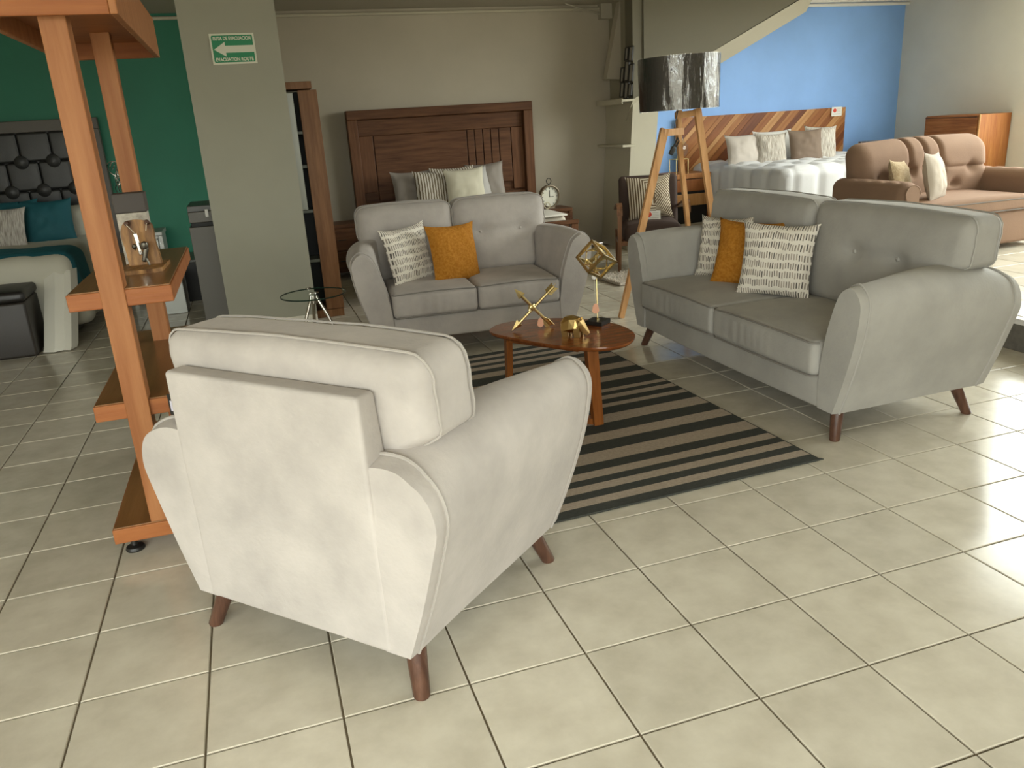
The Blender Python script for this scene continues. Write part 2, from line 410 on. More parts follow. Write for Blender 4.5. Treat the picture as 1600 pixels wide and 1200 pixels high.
# hanging wedge of the stair in the niche
struct(MB().add(prism([(3.16, 1.79), (3.336, 1.78), (3.336, 2.55), (3.48, 2.55)][:3] + [(3.336, 2.30)][:0], 5.95, 6.05, 'y')), 'trim_6', M_wall)
for zz, nm in ((1.555, 1), (1.10, 0)):
    sh = thing('wall_shelf', 'narrow cream ledge in the niche holding the black photo frames' if nm else 'bare narrow cream ledge in the niche below the photo frame ledge', 'shelf', (3.23, 5.80, zz), 0)
    c1(-.11, .040, -.30, .35, -.012, .012).obj('board', M_cream, sh, smooth=False)
    if nm: c1(-.112, -.10, -.30, .35, -.035, .02).obj('lip', M_cream, sh, smooth=False)

# ------------------------------------------------------------------ evacuation sign
def text_mesh(s, size, bold=.0, width=None):
    cu = bpy.data.curves.new('t', 'FONT'); cu.body = s; cu.size = size; cu.align_x = 'CENTER'; cu.align_y = 'CENTER'; cu.offset = bold
    o = bpy.data.objects.new('t', cu); COL.objects.link(o); dg = bpy.context.evaluated_depsgraph_get(); dg.update()
    me = bpy.data.meshes.new_from_object(o.evaluated_get(dg)); v = [tuple(p.co) for p in me.vertices]; f = [tuple(p.vertices) for p in me.polygons]
    bpy.data.objects.remove(o); bpy.data.curves.remove(cu); bpy.data.meshes.remove(me)
    if width:
        xs = [p[0] for p in v]; k = width / (max(xs) - min(xs)); v = [(p[0] * k, p[1], p[2]) for p in v]
    return v, f
M_sg = mat('sign_green', (.0, .20, .075), .5); M_sw = mat('sign_white', (.62, .62, .50), .6)
sg = thing('evacuation_sign', 'green and white evacuation route sign with left arrow on the grey column', 'sign', (-.632, 3.868, 2.01))
FX = Matrix.Rotation(PI / 2, 4, 'X')
c1(-.148, .148, -.003, .0, -.099, .099, b=.001).obj('plate', M_sw, sg, smooth=False)
MB().add(prism([(-.136, -.08), (-.13, -.087), (.13, -.087), (.136, -.08), (.136, .08), (.13, .087), (-.13, .087), (-.136, .08)], -.0042, -.0030, 'y')).obj('green_field', M_sg, sg, smooth=False)
MB().add(prism([(-.128, -.003), (-.052, .045), (-.052, .02), (.136, .02), (.136, -.024), (-.052, -.024), (-.052, -.049)], -.0054, -.0042, 'y')).obj('arrow', M_sw, sg, smooth=False)
for s, z in (('RUTA DE EVACUACION', .066), ('EVACUATION ROUTE', -.069)):
    MB().add(text_mesh(s, .031, .0010, .25), Matrix.Translation((0, -.0052, z)) @ FX).obj('lettering', M_sw, sg, smooth=False)

# ------------------------------------------------------------------ sofas
def seat_fn(h, sag=.0, seed=0, wr=0.0, front=0.0):
    pass
def arm_section(W, zt, t=0):
    """outline in (x, z), positive side, going inner bottom -> top -> outer bottom; t = 0 front (teardrop), 1 rear (full)"""
    fr = [(.002, .13), (-.002, .28), (.022, .44), (.055, .56), (.095, zt - .045), (.145, zt - .006), (.18, zt - .006), (.222, zt - .05), (.228, zt - .12), (.205, .45), (.155, .28), (.10, .13)]
    re = [(.002, .13), (.0, .28), (.0, .44), (-.002, .56), (.0, zt - .03), (.02, zt - .006), (.11, zt - .008), (.185, zt - .05), (.215, zt - .13), (.195, .45), (.140, .28), (.082, .13)]
    k = min(1, t * 1.15); k = k * k * (3 - 2 * k)
    return smooth_poly([(W + a[0] * (1 - k) + b[0] * k, a[1] * (1 - k) + b[1] * k, 0) for a, b in zip(fr, re)], 4, closed=False)
def make_sofa(root, W, n, fab, front_top=.42, cush_w=None, wrinkles=True, tagside=None, rear=.44, shift=0, sw_shift=0):
    CW = cush_w or W + .225
    # base
    def sag(p):
        q = Vector(p); q.z += -.008 * (1 - (q.x / W) ** 2) * (1 if q.z < 0 else 0); return q
    MB().add(rbox(2 * W + .02, .76, .15, .018, 2, (12, 4, 2), fn=sag), Matrix.Translation((0, .02, .205))).obj('base_frame', fab, root)
    MB().add(box(-W + .05, W - .05, -.3, .36, .118, .14)).obj('underside', M_black, root, smooth=False)
    # arms
    for s in (1, -1):
        rings = []
        NY = 18
        for i in range(NY + 1):
            t = i / NY
            ring = []
            zt = .702 + .022 * math.sin(PI * min(1, t * 1.1)) - .035 * max(0, t - .82) / .18
            endr = 0
            e = min(t, 1 - t) * NY
            sh = 0 if e >= 1 else .011 * (1 - e) ** 2
            for (x, z, _) in arm_section(W, zt, t):
                k = (z - .13) / .57
                yf = .405 + (front_top - .40) * k
                yr = -rear - .012 * k + (.03 * max(0, (k - .9) / .1))
                cx, cz = W + .12, .42
                xx = cx + (x - cx) * (1 - sh * 4); zz = cz + (z - cz) * (1 - sh * 1.6)
                # soft wrinkles on the outer side near the front corner
                ring.append((s * xx, yf + (yr - yf) * t, zz))
            rings.append(ring)
        MB().add(loft(rings)).obj('armrest', fab, root, angle=60)
        for i in (1, NY - 1):
            MB().add(tube([(p[0] + s * .0 , p[1], p[2]) for p in [((s * (W + .12) + (q[0] - s * (W + .12)) * 1.012), q[1] + (.006 if i == 1 else -.006), .42 + (q[2] - .42) * 1.008) for q in rings[i]]], .0048, 6)).obj('piping', M_pipe if fab is M_velvet else M_pipe3, root)
    # back frame
    def lean(p):
        q = Vector(p); q.y -= (q.z + .35) * .015 * (1 if q.y < 0 else 6); return q
    MB().add(rbox(2 * W + .055, .12, .70, .012, 2, (8, 1, 8), fn=lean), Matrix.Translation((0, -rear + .055, .485))).obj('back_frame', fab, root)
    # seat cushions
    sw_ = 2 * W / n
    for i in range(n):
        xc = -W + sw_ * (i + .5)
        def fn(p, xc=xc):
            q = Vector(p); u = q.x / (sw_ / 2); v = q.y / .32
            if q.z > 0: q.z += .022 * (1 - u * u) * (1 - v * v)
            else: q.z += .004
            if q.y > .2: q.y += .014 * (1 - u * u) * (1 - (q.z / .09) ** 2)
            fr = max(0, (q.y - .28) / .04)
            q.y += fr * .0013 * math.sin(q.x * 95 + 2.5 * math.sin(q.x * 11 + i)) * (1 if abs(q.z) < .06 else .3) * (0.3 + .7 * max(0, math.sin(q.x * 6 + 1)))
            q.z += .003 * noise.noise(Vector((q.x * 5 + i * 9, q.y * 5, 0)))
            return q
        cu = MB().add(rbox(sw_ - .004, .64, .165, .032, 4, (48, 8, 4), fn=fn), Matrix.Translation((xc, .115, .352))).obj('seat_cushion', fab, root)
        sm = MB()
        for z0 in (.425, .278):
            L = []
            hw = sw_ / 2 - .004
            for k in range(-24, 25):
                x = hw * k / 24; u = k / 24; e = max(0, abs(u) - .93) / .07
                zz = z0 + (.010 * (1 - u * u) if z0 > .35 else 0)
                L.append((xc + x, .115 + .322 + .006 * (1 - u * u) - .03 * e * e - (0.004 if z0 > .35 else .004), zz))
            sm.add(tube(L, .0042, 6))
        so = sm.obj('seam', M_seam2, cu)
    # back cushions
    bw_ = 2 * CW / n
    for i in range(n):
        xc = -CW + bw_ * (i + .5) + shift
        outL, outR = (i == 0), (i == n - 1)
        H = .50
        TK = .20 if n > 1 else .22
        bts = [(-.15, .02), (.15, .02)] if n > 1 else [(-.2, .02), (0, .02), (.2, .02)]
        def fn(p, xc=xc, outL=outL, outR=outR):
            q = Vector(p); u = q.x / (bw_ / 2); v = q.z / (H / 2)
            # narrower between the arms, wide on top of them
            zl = q.z + H / 2 + .43
            nar = min(1, max(0, (.735 - zl) / .09)); nar = nar * nar * (3 - 2 * nar)
            cut = (CW - W - .035) * nar
            if outR and q.x > 0: q.x -= cut * (q.x / (bw_ / 2))
            if outL and q.x < 0: q.x -= cut * (q.x / (bw_ / 2))
            # plump
            pf = (1 - u ** 4) * (1 - v * v * .8)
            q.y += (.035 if q.y > 0 else -.015) * pf
            for (bx, bz) in bts:
                d2 = (q.x - bx) ** 2 + (q.z - bz) ** 2
                if q.y > .03: q.y -= .022 * math.exp(-d2 / .0035) + .010 * math.exp(-(q.z - bz) ** 2 / .0012) * math.exp(-(q.x) ** 2 / .05)
            q.z += .012 * (1 - u * u) * (1 if q.z > 0 else 0)
            # gathered wrinkles at the outer ends
            ew = max(0, abs(u) - .86) / .14
            q.y += ew * .0025 * math.sin(q.z * 90 + 3 * noise.noise(Vector((q.z * 9, xc, u)))) * (1 if q.y > 0 else -1)
            q.x += (ew > .5) * .0055 * noise.noise(Vector((q.y * 6, xc, q.z * 26))) * max(0, 1 - (q.y / (TK / 2 - .02)) ** 2)
            q.z += .003 * noise.noise(Vector((q.x * 7 + xc, q.y * 7, q.z * 7)))
            q.y -= (q.z + H / 2) * .10
            return q
        cu = MB().add(rbox(bw_ - .006, TK, H, .062, 5, (26, 4, 26), fn=fn), Matrix.Translation((xc, -rear + .215, .43 + H / 2 - .01))).obj('back_cushion', fab, root)
        sm = MB()
        for yy in (TK / 2 - .035, -TK / 2 + .035):
            for k_ in (0, ):
                L = []
                hw, hh = bw_ / 2 - .003, H / 2
                out = [(-hw, -.02)] if False else None
                path = []
                for a in range(0, 41):
                    t = a / 40
                    if t < .25: px_, pz_ = -hw, -.02 + (hh - .06 + .02) * t / .25
                    elif t < .35: th = (t - .25) / .1 * PI / 2; px_, pz_ = -hw + .06 - .06 * math.cos(th), hh - .06 + .06 * math.sin(th)
                    elif t < .65: px_, pz_ = -hw + .06 + (2 * hw - .12) * (t - .35) / .3, hh
                    elif t < .75: th = (t - .65) / .1 * PI / 2; px_, pz_ = hw - .06 + .06 * math.sin(th), hh - .06 + .06 * math.cos(th)
                    else: px_, pz_ = hw, hh - .06 - (hh - .06 + .02) * (t - .75) / .25
                    q = fn(Vector((px_, yy, pz_))); path.append((q.x, q.y, q.z))
                sm.add(tube(path, .0034, 5), Matrix.Translation((xc, -rear + .215, .43 + H / 2 - .01)))
        sm.obj('seam', M_pipe if fab is M_velvet else M_pipe3, cu)
        for (bx, bz) in bts:
            q = fn(Vector((bx, TK / 2, bz)))
            MB().add(lathe([(.001, .007), (.006, .0065), (.010, .003), (.011, -.003)], 12), Matrix.Translation((xc + q.x, -rear + .215 + q.y + .002, .43 + H / 2 - .01 + q.z)) @ Matrix.Rotation(-PI / 2, 4, 'X')).obj('button', fab, cu)
    # legs: tapered, splayed
    for sx in (-1, 1):
        for sy in (-1, 1):
            fx, fy = sx * (W + .082), sy * .367 - .003
            tx, ty = sx * (W + .036), sy * .318
            MB().add(loft([[(fx + .021 * math.cos(a), fy + .021 * math.sin(a), 0) for a in [2 * PI * k / 14 for k in range(14)]],
                           [(fx + .023 * math.cos(a), fy + .023 * math.sin(a), .006) for a in [2 * PI * k / 14 for k in range(14)]],
                           [(tx + .031 * math.cos(a), ty + .031 * math.sin(a), .155) for a in [2 * PI * k / 14 for k in range(14)]]])).obj('leg', M_leg, root)
    if tagside is not None:
        x, yt, zt_ = tagside
        t = MB(); t.add(box(x - .018, x + .018, yt - .001, yt + .001, zt_ - .03, zt_ + .03)); lt = t.obj('fabric_tag', M_black, root, smooth=False)
        MB().add(box(x - .010, x + .010, yt - .002, yt - .0011, zt_ - .018, zt_ + .012)).add(box(x - .010, x + .010, yt + .0011, yt + .002, zt_ - .018, zt_ + .012)).obj('tag_print', mat('tag_print', (.45, .43, .5), .7), lt, smooth=False)
M_pipe3 = mat('cool_grey_piping', (.34, .325, .295), .8, sheen=.3)
M_seam2 = mat('seam_line', (.20, .185, .165), .9)

armch = thing('armchair', 'pale grey velvet armchair in the foreground seen from behind', 'armchair', (-.4525, -.1285, 0), math.radians(-47.4))
make_sofa(armch, .305, 1, M_velvet, front_top=.455, cush_w=.455, tagside=(-.350, -.392, .728), rear=.40, shift=.02)
love = thing('loveseat', 'grey velvet two-seat sofa behind the coffee table with one striped and one mustard pillow', 'sofa', (.64, 2.87, 0), math.radians(176))
make_sofa(love, .55, 2, M_velvet, cush_w=.665, shift=.02)
sofa = thing('sofa', 'large grey velvet sofa on the right with three throw pillows', 'sofa', (1.95, 1.155, 0), math.radians(90))
make_sofa(sofa, .815, 2, M_velvet3, front_top=.40, tagside=(-.858, -.425, .765), cush_w=1.008, shift=.022, rear=.45)

# ------------------------------------------------------------------ pillows
def pillow_mesh(w_, h_, th, seed=0, ear=.018, n=22):
    V = []; F = []; rr = random.Random(seed)
    def P(i, j, side):
        u, v = -1 + 2 * i / n, -1 + 2 * j / n
        r = (1 - abs(u) ** 2.6) * (1 - abs(v) ** 2.6); t = th / 2 * (max(0, r) ** .55)
        # edges pull in between the corners
        x = u * w_ / 2 * (1 - .06 * (1 - v * v)) + ear * .6 * (abs(u * v) ** 6) * (1 if u > 0 else -1)
        z = v * h_ / 2 * (1 - .06 * (1 - u * u)) + ear * .6 * (abs(u * v) ** 6) * (1 if v > 0 else -1)
        e = max(abs(u), abs(v))
        wv = .012 * noise.noise(Vector((u * 3 + seed * 3, v * 3, side * 2))) * (1 - e ** 3) + .0035 * noise.noise(Vector((u * 9 + seed, v * 9, side)))
        y = side * t + wv * (1 if e < 1 else 0) + .010 * noise.noise(Vector((u * 1.5 + seed, v * 1.5, 5)))
        return (x, -y, z)
    for side in (1, -1):
        o = len(V)
        for i in range(n + 1):
            for j in range(n + 1): V.append(P(i, j, side))
        for i in range(n):
            for j in range(n): F.append(tuple(o + a for a in (i * (n + 1) + j, (i + 1) * (n + 1) + j, (i + 1) * (n + 1) + j + 1, i * (n + 1) + j + 1)))
    # rim strip joins the two faces
    m = (n + 1) ** 2; rim = [i * (n + 1) for i in range(n + 1)] + [n * (n + 1) + j for j in range(1, n + 1)] + [i * (n + 1) + n for i in range(n - 1, -1, -1)] + [j for j in range(n - 1, 0, -1)]
    for a, b in zip(rim, rim[1:] + rim[:1]): F.append((a, b, b + m, a + m))
    return V, F
PG = {'large': 'throw pillows on the large grey sofa', 'loveseat': 'throw pillows on the loveseat', 'walnut bed': 'pillows on the dark walnut bed', 'blue-room bed': 'pillows on the blue-room bed', 'tan sofa': 'pillows on the tan sofa', 'green-corner bed': 'pillows on the green-corner bed'}
def pillow(label, m, loc, yaw, tilt, roll=0, w_=.38, h_=.38, th=.13, seed=0, group=None, name='throw_pillow', sq=True):
    o = MB().add(pillow_mesh(w_, h_, th, seed)).obj(name, m, M=tf(loc, math.radians(yaw), math.radians(tilt), math.radians(roll)), angle=80)
    for k_, g_ in PG.items():
        if k_ in label: group = g_
    return tag(o, label, 'pillow', group)
M_dash = dash_mat('dash_print_cotton')
M_must = mat('mustard_chenille', (.33, .122, .010), .9, bump=.5, bscale=140, col2=(.47, .205, .028), vscale=70, sheen=.12, spec=.2)
pillow('white dash-print pillow nearest the right end of the large grey sofa', M_dash, (1.935, 1.20, .625), -52, -12, 2, .385, .385, seed=1)
pillow('mustard chenille pillow between two printed pillows on the large grey sofa', M_must, (1.955, 1.50, .618), -58, -16, 2, .385, .37, seed=2)
pillow('white dash-print pillow half hidden behind the mustard one on the large sofa', M_dash, (1.99, 1.79, .615), -66, -14, -1, .36, .365, seed=3)
pillow('white dash-print pillow leaning in the left corner of the loveseat', M_dash, (.265, 2.86, .61), 29, -13, -3, .37, .385, seed=4)
pillow('mustard chenille pillow in the middle of the loveseat', M_must, (.56, 2.80, .60), 20, -14, 2, .37, .385, seed=5)

# ------------------------------------------------------------------ rug
M_rd = mat('charcoal_pile', (.038, .04, .032), .95, bump=.5, bscale=350, var=.15, vscale=80)
M_rl = mat('taupe_pile', (.40, .325, .25), .95, bump=.6, bscale=350, var=.12, vscale=90)
bounds = [0, .056, .109, .163, .219, .27, .33, .402, .505, .603, .696, .80, .903, .994, 1.041, 1.103, 1.157, 1.205, 1.251, 1.364, 1.451, 1.552, 1.653, 1.783, 1.868, 1.94, 2.0, 2.05, 2.107, 2.161, 2.214, 2.27]
rug = thing('rug', 'flatwoven rug with charcoal and taupe stripes under the coffee table', 'rug', (1.389, .108, 0), math.radians(2.2))
L_, W_ = 2.27, 1.60
rb = MB()
nx = 60
for k in range(len(bounds) - 1):
    rb.cur = k % 2
    y0, y1 = bounds[k], bounds[k + 1]
    jit = lambda x, y: y + (.0018 * noise.noise(Vector((x * 60, y * 9, 1))) if 0 < y < L_ else 0)
    Z = .009
    for i in range(nx):
        x0, x1 = -W_ + W_ * i / nx, -W_ + W_ * (i + 1) / nx
        rb.add(([(x0, jit(x0, y0), Z), (x1, jit(x1, y0), Z), (x1, jit(x1, y1), Z), (x0, jit(x0, y1), Z)], [(0, 1, 2, 3)]))
rb.cur = 0
rb.add(box(-W_, 0, 0, L_, .0015, .0085))
rb.obj('pile', [M_rd, M_rl], rug, smooth=False)
MB().add(tube([(0, 0, .006), (-W_, 0, .006), (-W_, L_, .006), (0, L_, .006)], .0045, 6, closed=True)).add(prism([(0, 0), (.018, -.004), (.004, .012)], .003, .008)).obj('binding', M_rd, rug)

# ------------------------------------------------------------------ coffee table
tabo = [(0.365, 1.371), (0.422, 1.443), (0.52, 1.477), (0.656, 1.457), (0.778, 1.397), (0.881, 1.299), (0.942, 1.197), (0.971, 1.073), (0.962, 0.949), (0.925, 0.862), (0.863, 0.795), (0.78, 0.765), (0.697, 0.785), (0.614, 0.846), (0.531, 0.955), (0.453, 1.09), (0.384, 1.225), (0.355, 1.305)]
TC = (.66, 1.1)
M_tab = wood('table_walnut', (.15, .040, .009), (.26, .082, .022), 'x', .22, coat=.35)
M_tabl = wood('table_leg_wood', (.17, .050, .010), (.29, .10, .025), 'z', .3, coat=.15)
tb = thing('coffee_table', 'small walnut coffee table with rounded triangular top on the striped rug', 'table', (TC[0], TC[1], .009))
sp = smooth_poly([(a - TC[0], b - TC[1], 0) for a, b in tabo], 5)
rings = [[(x * s, y * s, z) for x, y, _ in sp] for s, z in ((.90, .388), (.965, .391), (.992, .398), (1, .406), (.995, .411))]
MB().add(loft(rings)).obj('tabletop', M_tab, tb, angle=50)
def tleg(p0, p1, wx, wy, name='leg'):
    a, b = Vector(p0), Vector(p1)
    r = [[(q.x - TC[0] + sx * w1, q.y - TC[1] + sy * w2, q.z) for sx, sy in ((-1, -1), (1, -1), (1, 1), (-1, 1))] for q, w1, w2 in ((a, wx * .85, wy * .85), (b, wx, wy))]
    return MB().add(loft(r)).obj(name, M_tabl, tb, smooth=False)
f1, f2, f3 = (.735, .888, .0), (.425, 1.30, .0), (.84, 1.36, 0)
tleg(f1, (.715, .90, .39), .028, .022); tleg(f2, (.43, 1.27, .39), .016, .02); 
def rail(a, b, z0, z1, w_):
    a, b = Vector(a) - Vector((*TC, 0)), Vector(b) - Vector((*TC, 0)); d = (b - a).normalized(); s = Vector((-d.y, d.x, 0)) * w_
    r = [[(a + s * k + Vector((0, 0, z))), (b + s * k + Vector((0, 0, z)))] for k, z in ((-1, z0), (1, z0), (1, z1), (-1, z1))]
    return loft([[q[0] for q in r], [q[1] for q in r]])
MB().add(rail(f1, f2, .0, .03, .02)).obj('foot_rail', M_tabl, tb, smooth=False)
MB().add(rail((.68, .93, 0), (.45, 1.26, 0), .365, .390, .03)).obj('apron', M_tabl, tb, smooth=False)

TZ = .4205
# crossed arrows
ar = thing('arrow_sculpture', 'two crossed gold metal arrows standing on the coffee table', 'ornament', (.561, 1.274, TZ))
def arrow(p0, p1, head_at_0=True):
    a, b = Vector(p0), Vector(p1); d = (b - a).normalized(); L = (b - a).length
    z = d; x = Vector((0, 1, 0)).cross(z).normalized(); y = z.cross(x)
    Mx = Matrix((x, y, z)).transposed().to_4x4(); Mx.translation = a
    m = MB().add(tube([(0, 0, .03), (0, 0, L - .004)], .0078, 8))
    m.add(([(0, 0, 0), (.021, 0, .056), (0, .012, .052), (-.021, 0, .056), (0, -.012, .052), (0, 0, .062)], [(0, 1, 2), (0, 2, 3), (0, 3, 4), (0, 4, 1), (5, 2, 1), (5, 3, 2), (5, 4, 3), (5, 1, 4)]))
    for k in range(3):
        an = k * 2 * PI / 3; c, s = math.cos(an), math.sin(an)
        for q in range(5):
            z0 = L - .055 + q * .010
            pr = [(.005, z0), (.024, z0 + .012), (.024, z0 + .021), (.005, z0 + .0095)]
            v = [(r * c - e * s, r * s + e * c, zz) for e in (-.001, .001) for r, zz in pr]
            m.add((v, [(0, 1, 2, 3), (7, 6, 5, 4), (0, 4, 5, 1), (1, 5, 6, 2), (2, 6, 7, 3), (3, 7, 4, 0)]))
    return m, Mx
m, Mx = arrow((-.110, -.004, .004), (.132, .012, .200)); m.obj('arrow', M_gold, ar, M=Mx, smooth=False)
m, Mx = arrow((-.082, .006, .212), (.098, -.008, .006)); m.obj('arrow', M_gold, ar, M=Mx, smooth=False)
MB().add(rbox(.03, .026, .026, .006, 2, (1, 1, 1)), Matrix.Translation((.003, 0, .108)) @ Matrix.Rotation(.7, 4, 'Y')).add(tube([(-.012, 0, .094), (.018, 0, .122)], .009, 8)).obj('binding_knot', M_gold, ar)
def price_tag(parent, x, y, z, s=.019, strz=.09):
    v = [(s * 1.0 * math.cos(a) * (1 if math.sin(a) < 0 else .8), 0, s * 1.25 * math.sin(a)) for a in [2 * PI * k / 16 for k in range(16)]]
    t = MB().add(loft([[(x + p[0], y - .0008, z + p[2]) for p in v], [(x + p[0], y + .0008, z + p[2]) for p in v]])).obj('price_tag', M_pink, parent, smooth=False)
    t['label'] = 'pink paper price tag'
    MB().add(tube([(x, y, z + s), (x - .002, y + .004, z + strz)], .0008, 4)).obj('string', M_string, t)
price_tag(ar, .038, -.02, .030, strz=.085)

# bear
M_bear = mat('bronzed_gold', (.55, .38, .15), .3, 1, bump=.04, bscale=60)
br = thing('bear_figurine', 'faceted gold bear figurine at the front of the coffee table', 'ornament', (.69, 1.035, TZ), math.radians(-42)); br.scale = (.92, .92, .95)
def hexa(c0, r0, c1_, r1, n=6):
    """faceted limb between two centres with (ry, rz)/(rx, ry) radii"""
    a, b = Vector(c0), Vector(c1_); d = (b - a).normalized(); s = d.cross(Vector((0, 1, 0)) if abs(d.y) < .9 else Vector((1, 0, 0))).normalized(); t = s.cross(d)
    R = []
    for c, (ra, rb_) in ((a, r0), (b, r1)): R.append([tuple(c + s * ra * math.cos(2 * PI * k / n + .5) + t * rb_ * math.sin(2 * PI * k / n + .5)) for k in range(n)])
    return R
def hull(pts):
    bm = bmesh.new()
    for p in pts: bm.verts.new(p)
    bmesh.ops.convex_hull(bm, input=bm.verts[:]); bm.verts.ensure_lookup_table(); bm.verts.index_update()
    V = [tuple(v.co) for v in bm.verts]; F = [tuple(v.index for v in f.verts) for f in bm.faces]; bm.free()
    return V, F
def sym(pts): return [(x, s * y, z) for x, y, z in pts for s in (-1, 1)]
MB().add(hull(sym([(-.066, .020, .035), (-.070, .012, .070), (-.060, .030, .065), (-.050, .038, .030), (-.046, .020, .098), (-.02, .042, .040), (-.016, .034, .088), (-.01, .010, .106), (.012, .040, .045), (.016, .030, .090), (.030, .014, .094), (.036, .026, .045), (-.055, .014, .018), (.030, .014, .018)]))).obj('body', M_bear, br, smooth=False)
MB().add(hull(sym([(.024, .020, .088), (.026, .030, .062), (.042, .026, .082), (.054, .024, .060), (.034, .018, .036), (.074, .013, .034), (.084, .008, .018), (.074, .010, .008), (.054, .018, .020)]))).obj('head', M_bear, br, smooth=False)
for s in (-1, 1): MB().add(hull([(.032, s * .012, .080), (.044, s * .012, .078), (.036, s * .026, .076), (.040, s * .022, .096), (.036, s * .014, .094)])).obj('ear', M_bear, br, smooth=False)
for x in (-.046, .020):
    for s in (-1, 1):
        MB().add(hull([(x + a * .014, s * .020 + b * .012, .055) for a, b in ((-1.3, -1), (1.3, -1), (1.3, 1.2), (-1.3, 1.2), (0, 1.4))] + [(x + .002 + a * .013, s * .024 + b * .010, z) for z in (.012, .014) for a, b in ((-1, -1), (1, -1), (1, 1), (-1, 1))] + [(x + .004 + a * .013, s * .024 + b * .011, 0) for a, b in ((-1, -1), (1.3, -1), (1.3, 1), (-1, 1))])).obj('leg', M_bear, br, smooth=False)

# cube sculpture
cs = thing('cube_sculpture', 'gold open-frame cube sculpture on a rod with black base on the coffee table', 'ornament', (.882, 1.19, TZ), math.radians(0))
c1(-.048, .048, -.048, .048, 0, .022, b=.002).obj('base', M_black, cs, smooth=False, rot=(0, 0, math.radians(38)))
MB().add(tube([(0, 0, .02), (0, 0, .245)], .0035, 8)).add(lathe([(.009, .022), (.009, .027), (.004, .03)], 12)).obj('rod', M_gold, cs)
def frame_cube(h, t, Mx):
    m = MB()
    for a in range(3):
        for s1 in (-1, 1):
            for s2 in (-1, 1):
                lo = [0, 0, 0]; hi = [0, 0, 0]; b, c = (a + 1) % 3, (a + 2) % 3
                lo[a], hi[a] = -h - t, h + t; lo[b], hi[b] = s1 * h - t, s1 * h + t; lo[c], hi[c] = s2 * h - t, s2 * h + t
                m.add(box(lo[0], hi[0], lo[1], hi[1], lo[2], hi[2]), Mx)
    return m
Mo = Matrix.Translation((.002, 0, .325)) @ Euler((math.radians(38), math.radians(24), math.radians(30))).to_matrix().to_4x4()
frame_cube(.054, .0062, Mo).obj('outer_frame', M_gold, cs, smooth=False)
inn = MB()
for k in range(6):   # diamond braces on each face
    ax_ = k // 2; s = 1 if k % 2 else -1; b, c = (ax_ + 1) % 3, (ax_ + 2) % 3
    pts = []
    for u, v in ((.048, 0), (0, .048), (-.048, 0), (0, -.048)):
        p = [0, 0, 0]; p[ax_] = s * .042; p[b] = u; p[c] = v; pts.append(p)
    inn.add(tube(pts, .0042, 5, closed=True), Mo)
inn.obj('inner_brace', M_gold, cs)
price_tag(cs, -.012, -.006, .080, .021, strz=.24)
MB().add(lathe([(.001, -.014), (.011, -.010), (.014, 0), (.008, .012), (.001, .014)], 10), Matrix.Translation((-.012, 0, .240))).obj('paper_wad', M_white, cs)

# ------------------------------------------------------------------ tall open shelf at left
M_sh = wood('honey_shelf_wood', (.25, .090, .028), (.35, .150, .056), 'z', .5, s=.6)
M_shx = wood('honey_shelf_board', (.23, .07, .02), (.32, .115, .034), 'x', .5, s=.6)
M_sht = wood('shelf_top_veneer', (.17, .075, .022), (.24, .11, .036), 'y', .3, s=.5, coat=.15)
su = thing('open_shelf', 'tall honey-wood open shelf with two posts beside the armchair', 'shelf', (-1.165, 1.0, 0))
sx0, sy0 = -1.165, 1.0
def B(x0, x1, y0, y1, z0, z1, name, m, b=.003, par=None): return c1(x0 - sx0, x1 - sx0, y0 - sy0, y1 - sy0, z0, z1, b=b).obj(name, m, par or su, smooth=False)
for (x0, x1, y0, y1, zt, nm) in ((-1.335, -.99, .467, 1.66, .120, 0), (-1.308, -.985, .490, 1.66, .575, 1), (-1.308, -.985, .480, 1.505, .965, 2)):
    s = B(x0, x1, y0, y1, zt - .06, zt - .004, 'shelf_board', M_shx)
    B(x0 + .006, x1 - .006, y0 + .006, y1 - .006, zt - .006, zt, 'top_veneer', M_sht, .001, s)
# top tray: board with deep edges, hollow underneath
B(-1.36, -1.0, .415, 1.813, 1.85, 1.875, 'top_board', M_shx)
B(-1.36, -1.0, .415, .437, 1.785, 1.95, 'top_edge', M_shx); B(-1.36, -1.0, 1.79, 1.813, 1.785, 1.95, 'top_edge', M_shx)
B(-1.0, -.978, .415, 1.813, 1.785, 1.95, 'top_edge', M_sh); B(-1.382, -1.36, .415, 1.813, 1.785, 1.95, 'top_edge', M_sh)
B(-1.206, -1.130, .474, .556, .119, 1.851, 'post', M_sh); B(-1.196, -1.124, 1.40, 1.475, .119, 1.851, 'post', M_sh)
for (x, y) in ((-1.285, .53), (-1.04, .53), (-1.285, 1.58), (-1.04, 1.58)):
    MB().add(lathe([(.032, 0), (.034, .006), (.030, .014), (.012, .02), (.012, .062)], 20), Matrix.Translation((x - sx0, y - sy0, 0))).obj('levelling_foot', M_black, su)

# live-edge wooden stand with metal figure on the shelf, dark box behind
M_live = mat('live_edge_wood', (.09, .035, .010), .45, col2=(.42, .22, .075), stretch=(14, 14, 2.5), vscale=2.2, det=7, bump=.2, bscale=12, spec=.25)
pq = thing('wooden_display_stand', 'live-edge wooden plaque stand with a small metal figure on the honey shelf', 'ornament', (-1.11, .90, .965), math.radians(-6))
MB().add(prism(smooth_poly([(-.085, -.115, 0), (.045, -.13, 0), (.085, -.085, 0), (.07, .12, 0), (-.07, .13, 0)], 4)and [(-.085, -.095), (-.05, -.125), (.06, -.12), (.085, -.09), (.075, .11), (-.07, .115)], 0, .014)).obj('base', M_live, pq, smooth=False)
out = smooth_poly([(-.055, .0, 0), (-.058, .06, 0), (-.066, .12, 0), (-.050, .162, 0), (-.02, .172, 0), (.02, .168, 0), (.048, .150, 0), (.050, .09, 0), (.058, .04, 0), (.062, .0, 0)], 4, closed=False)
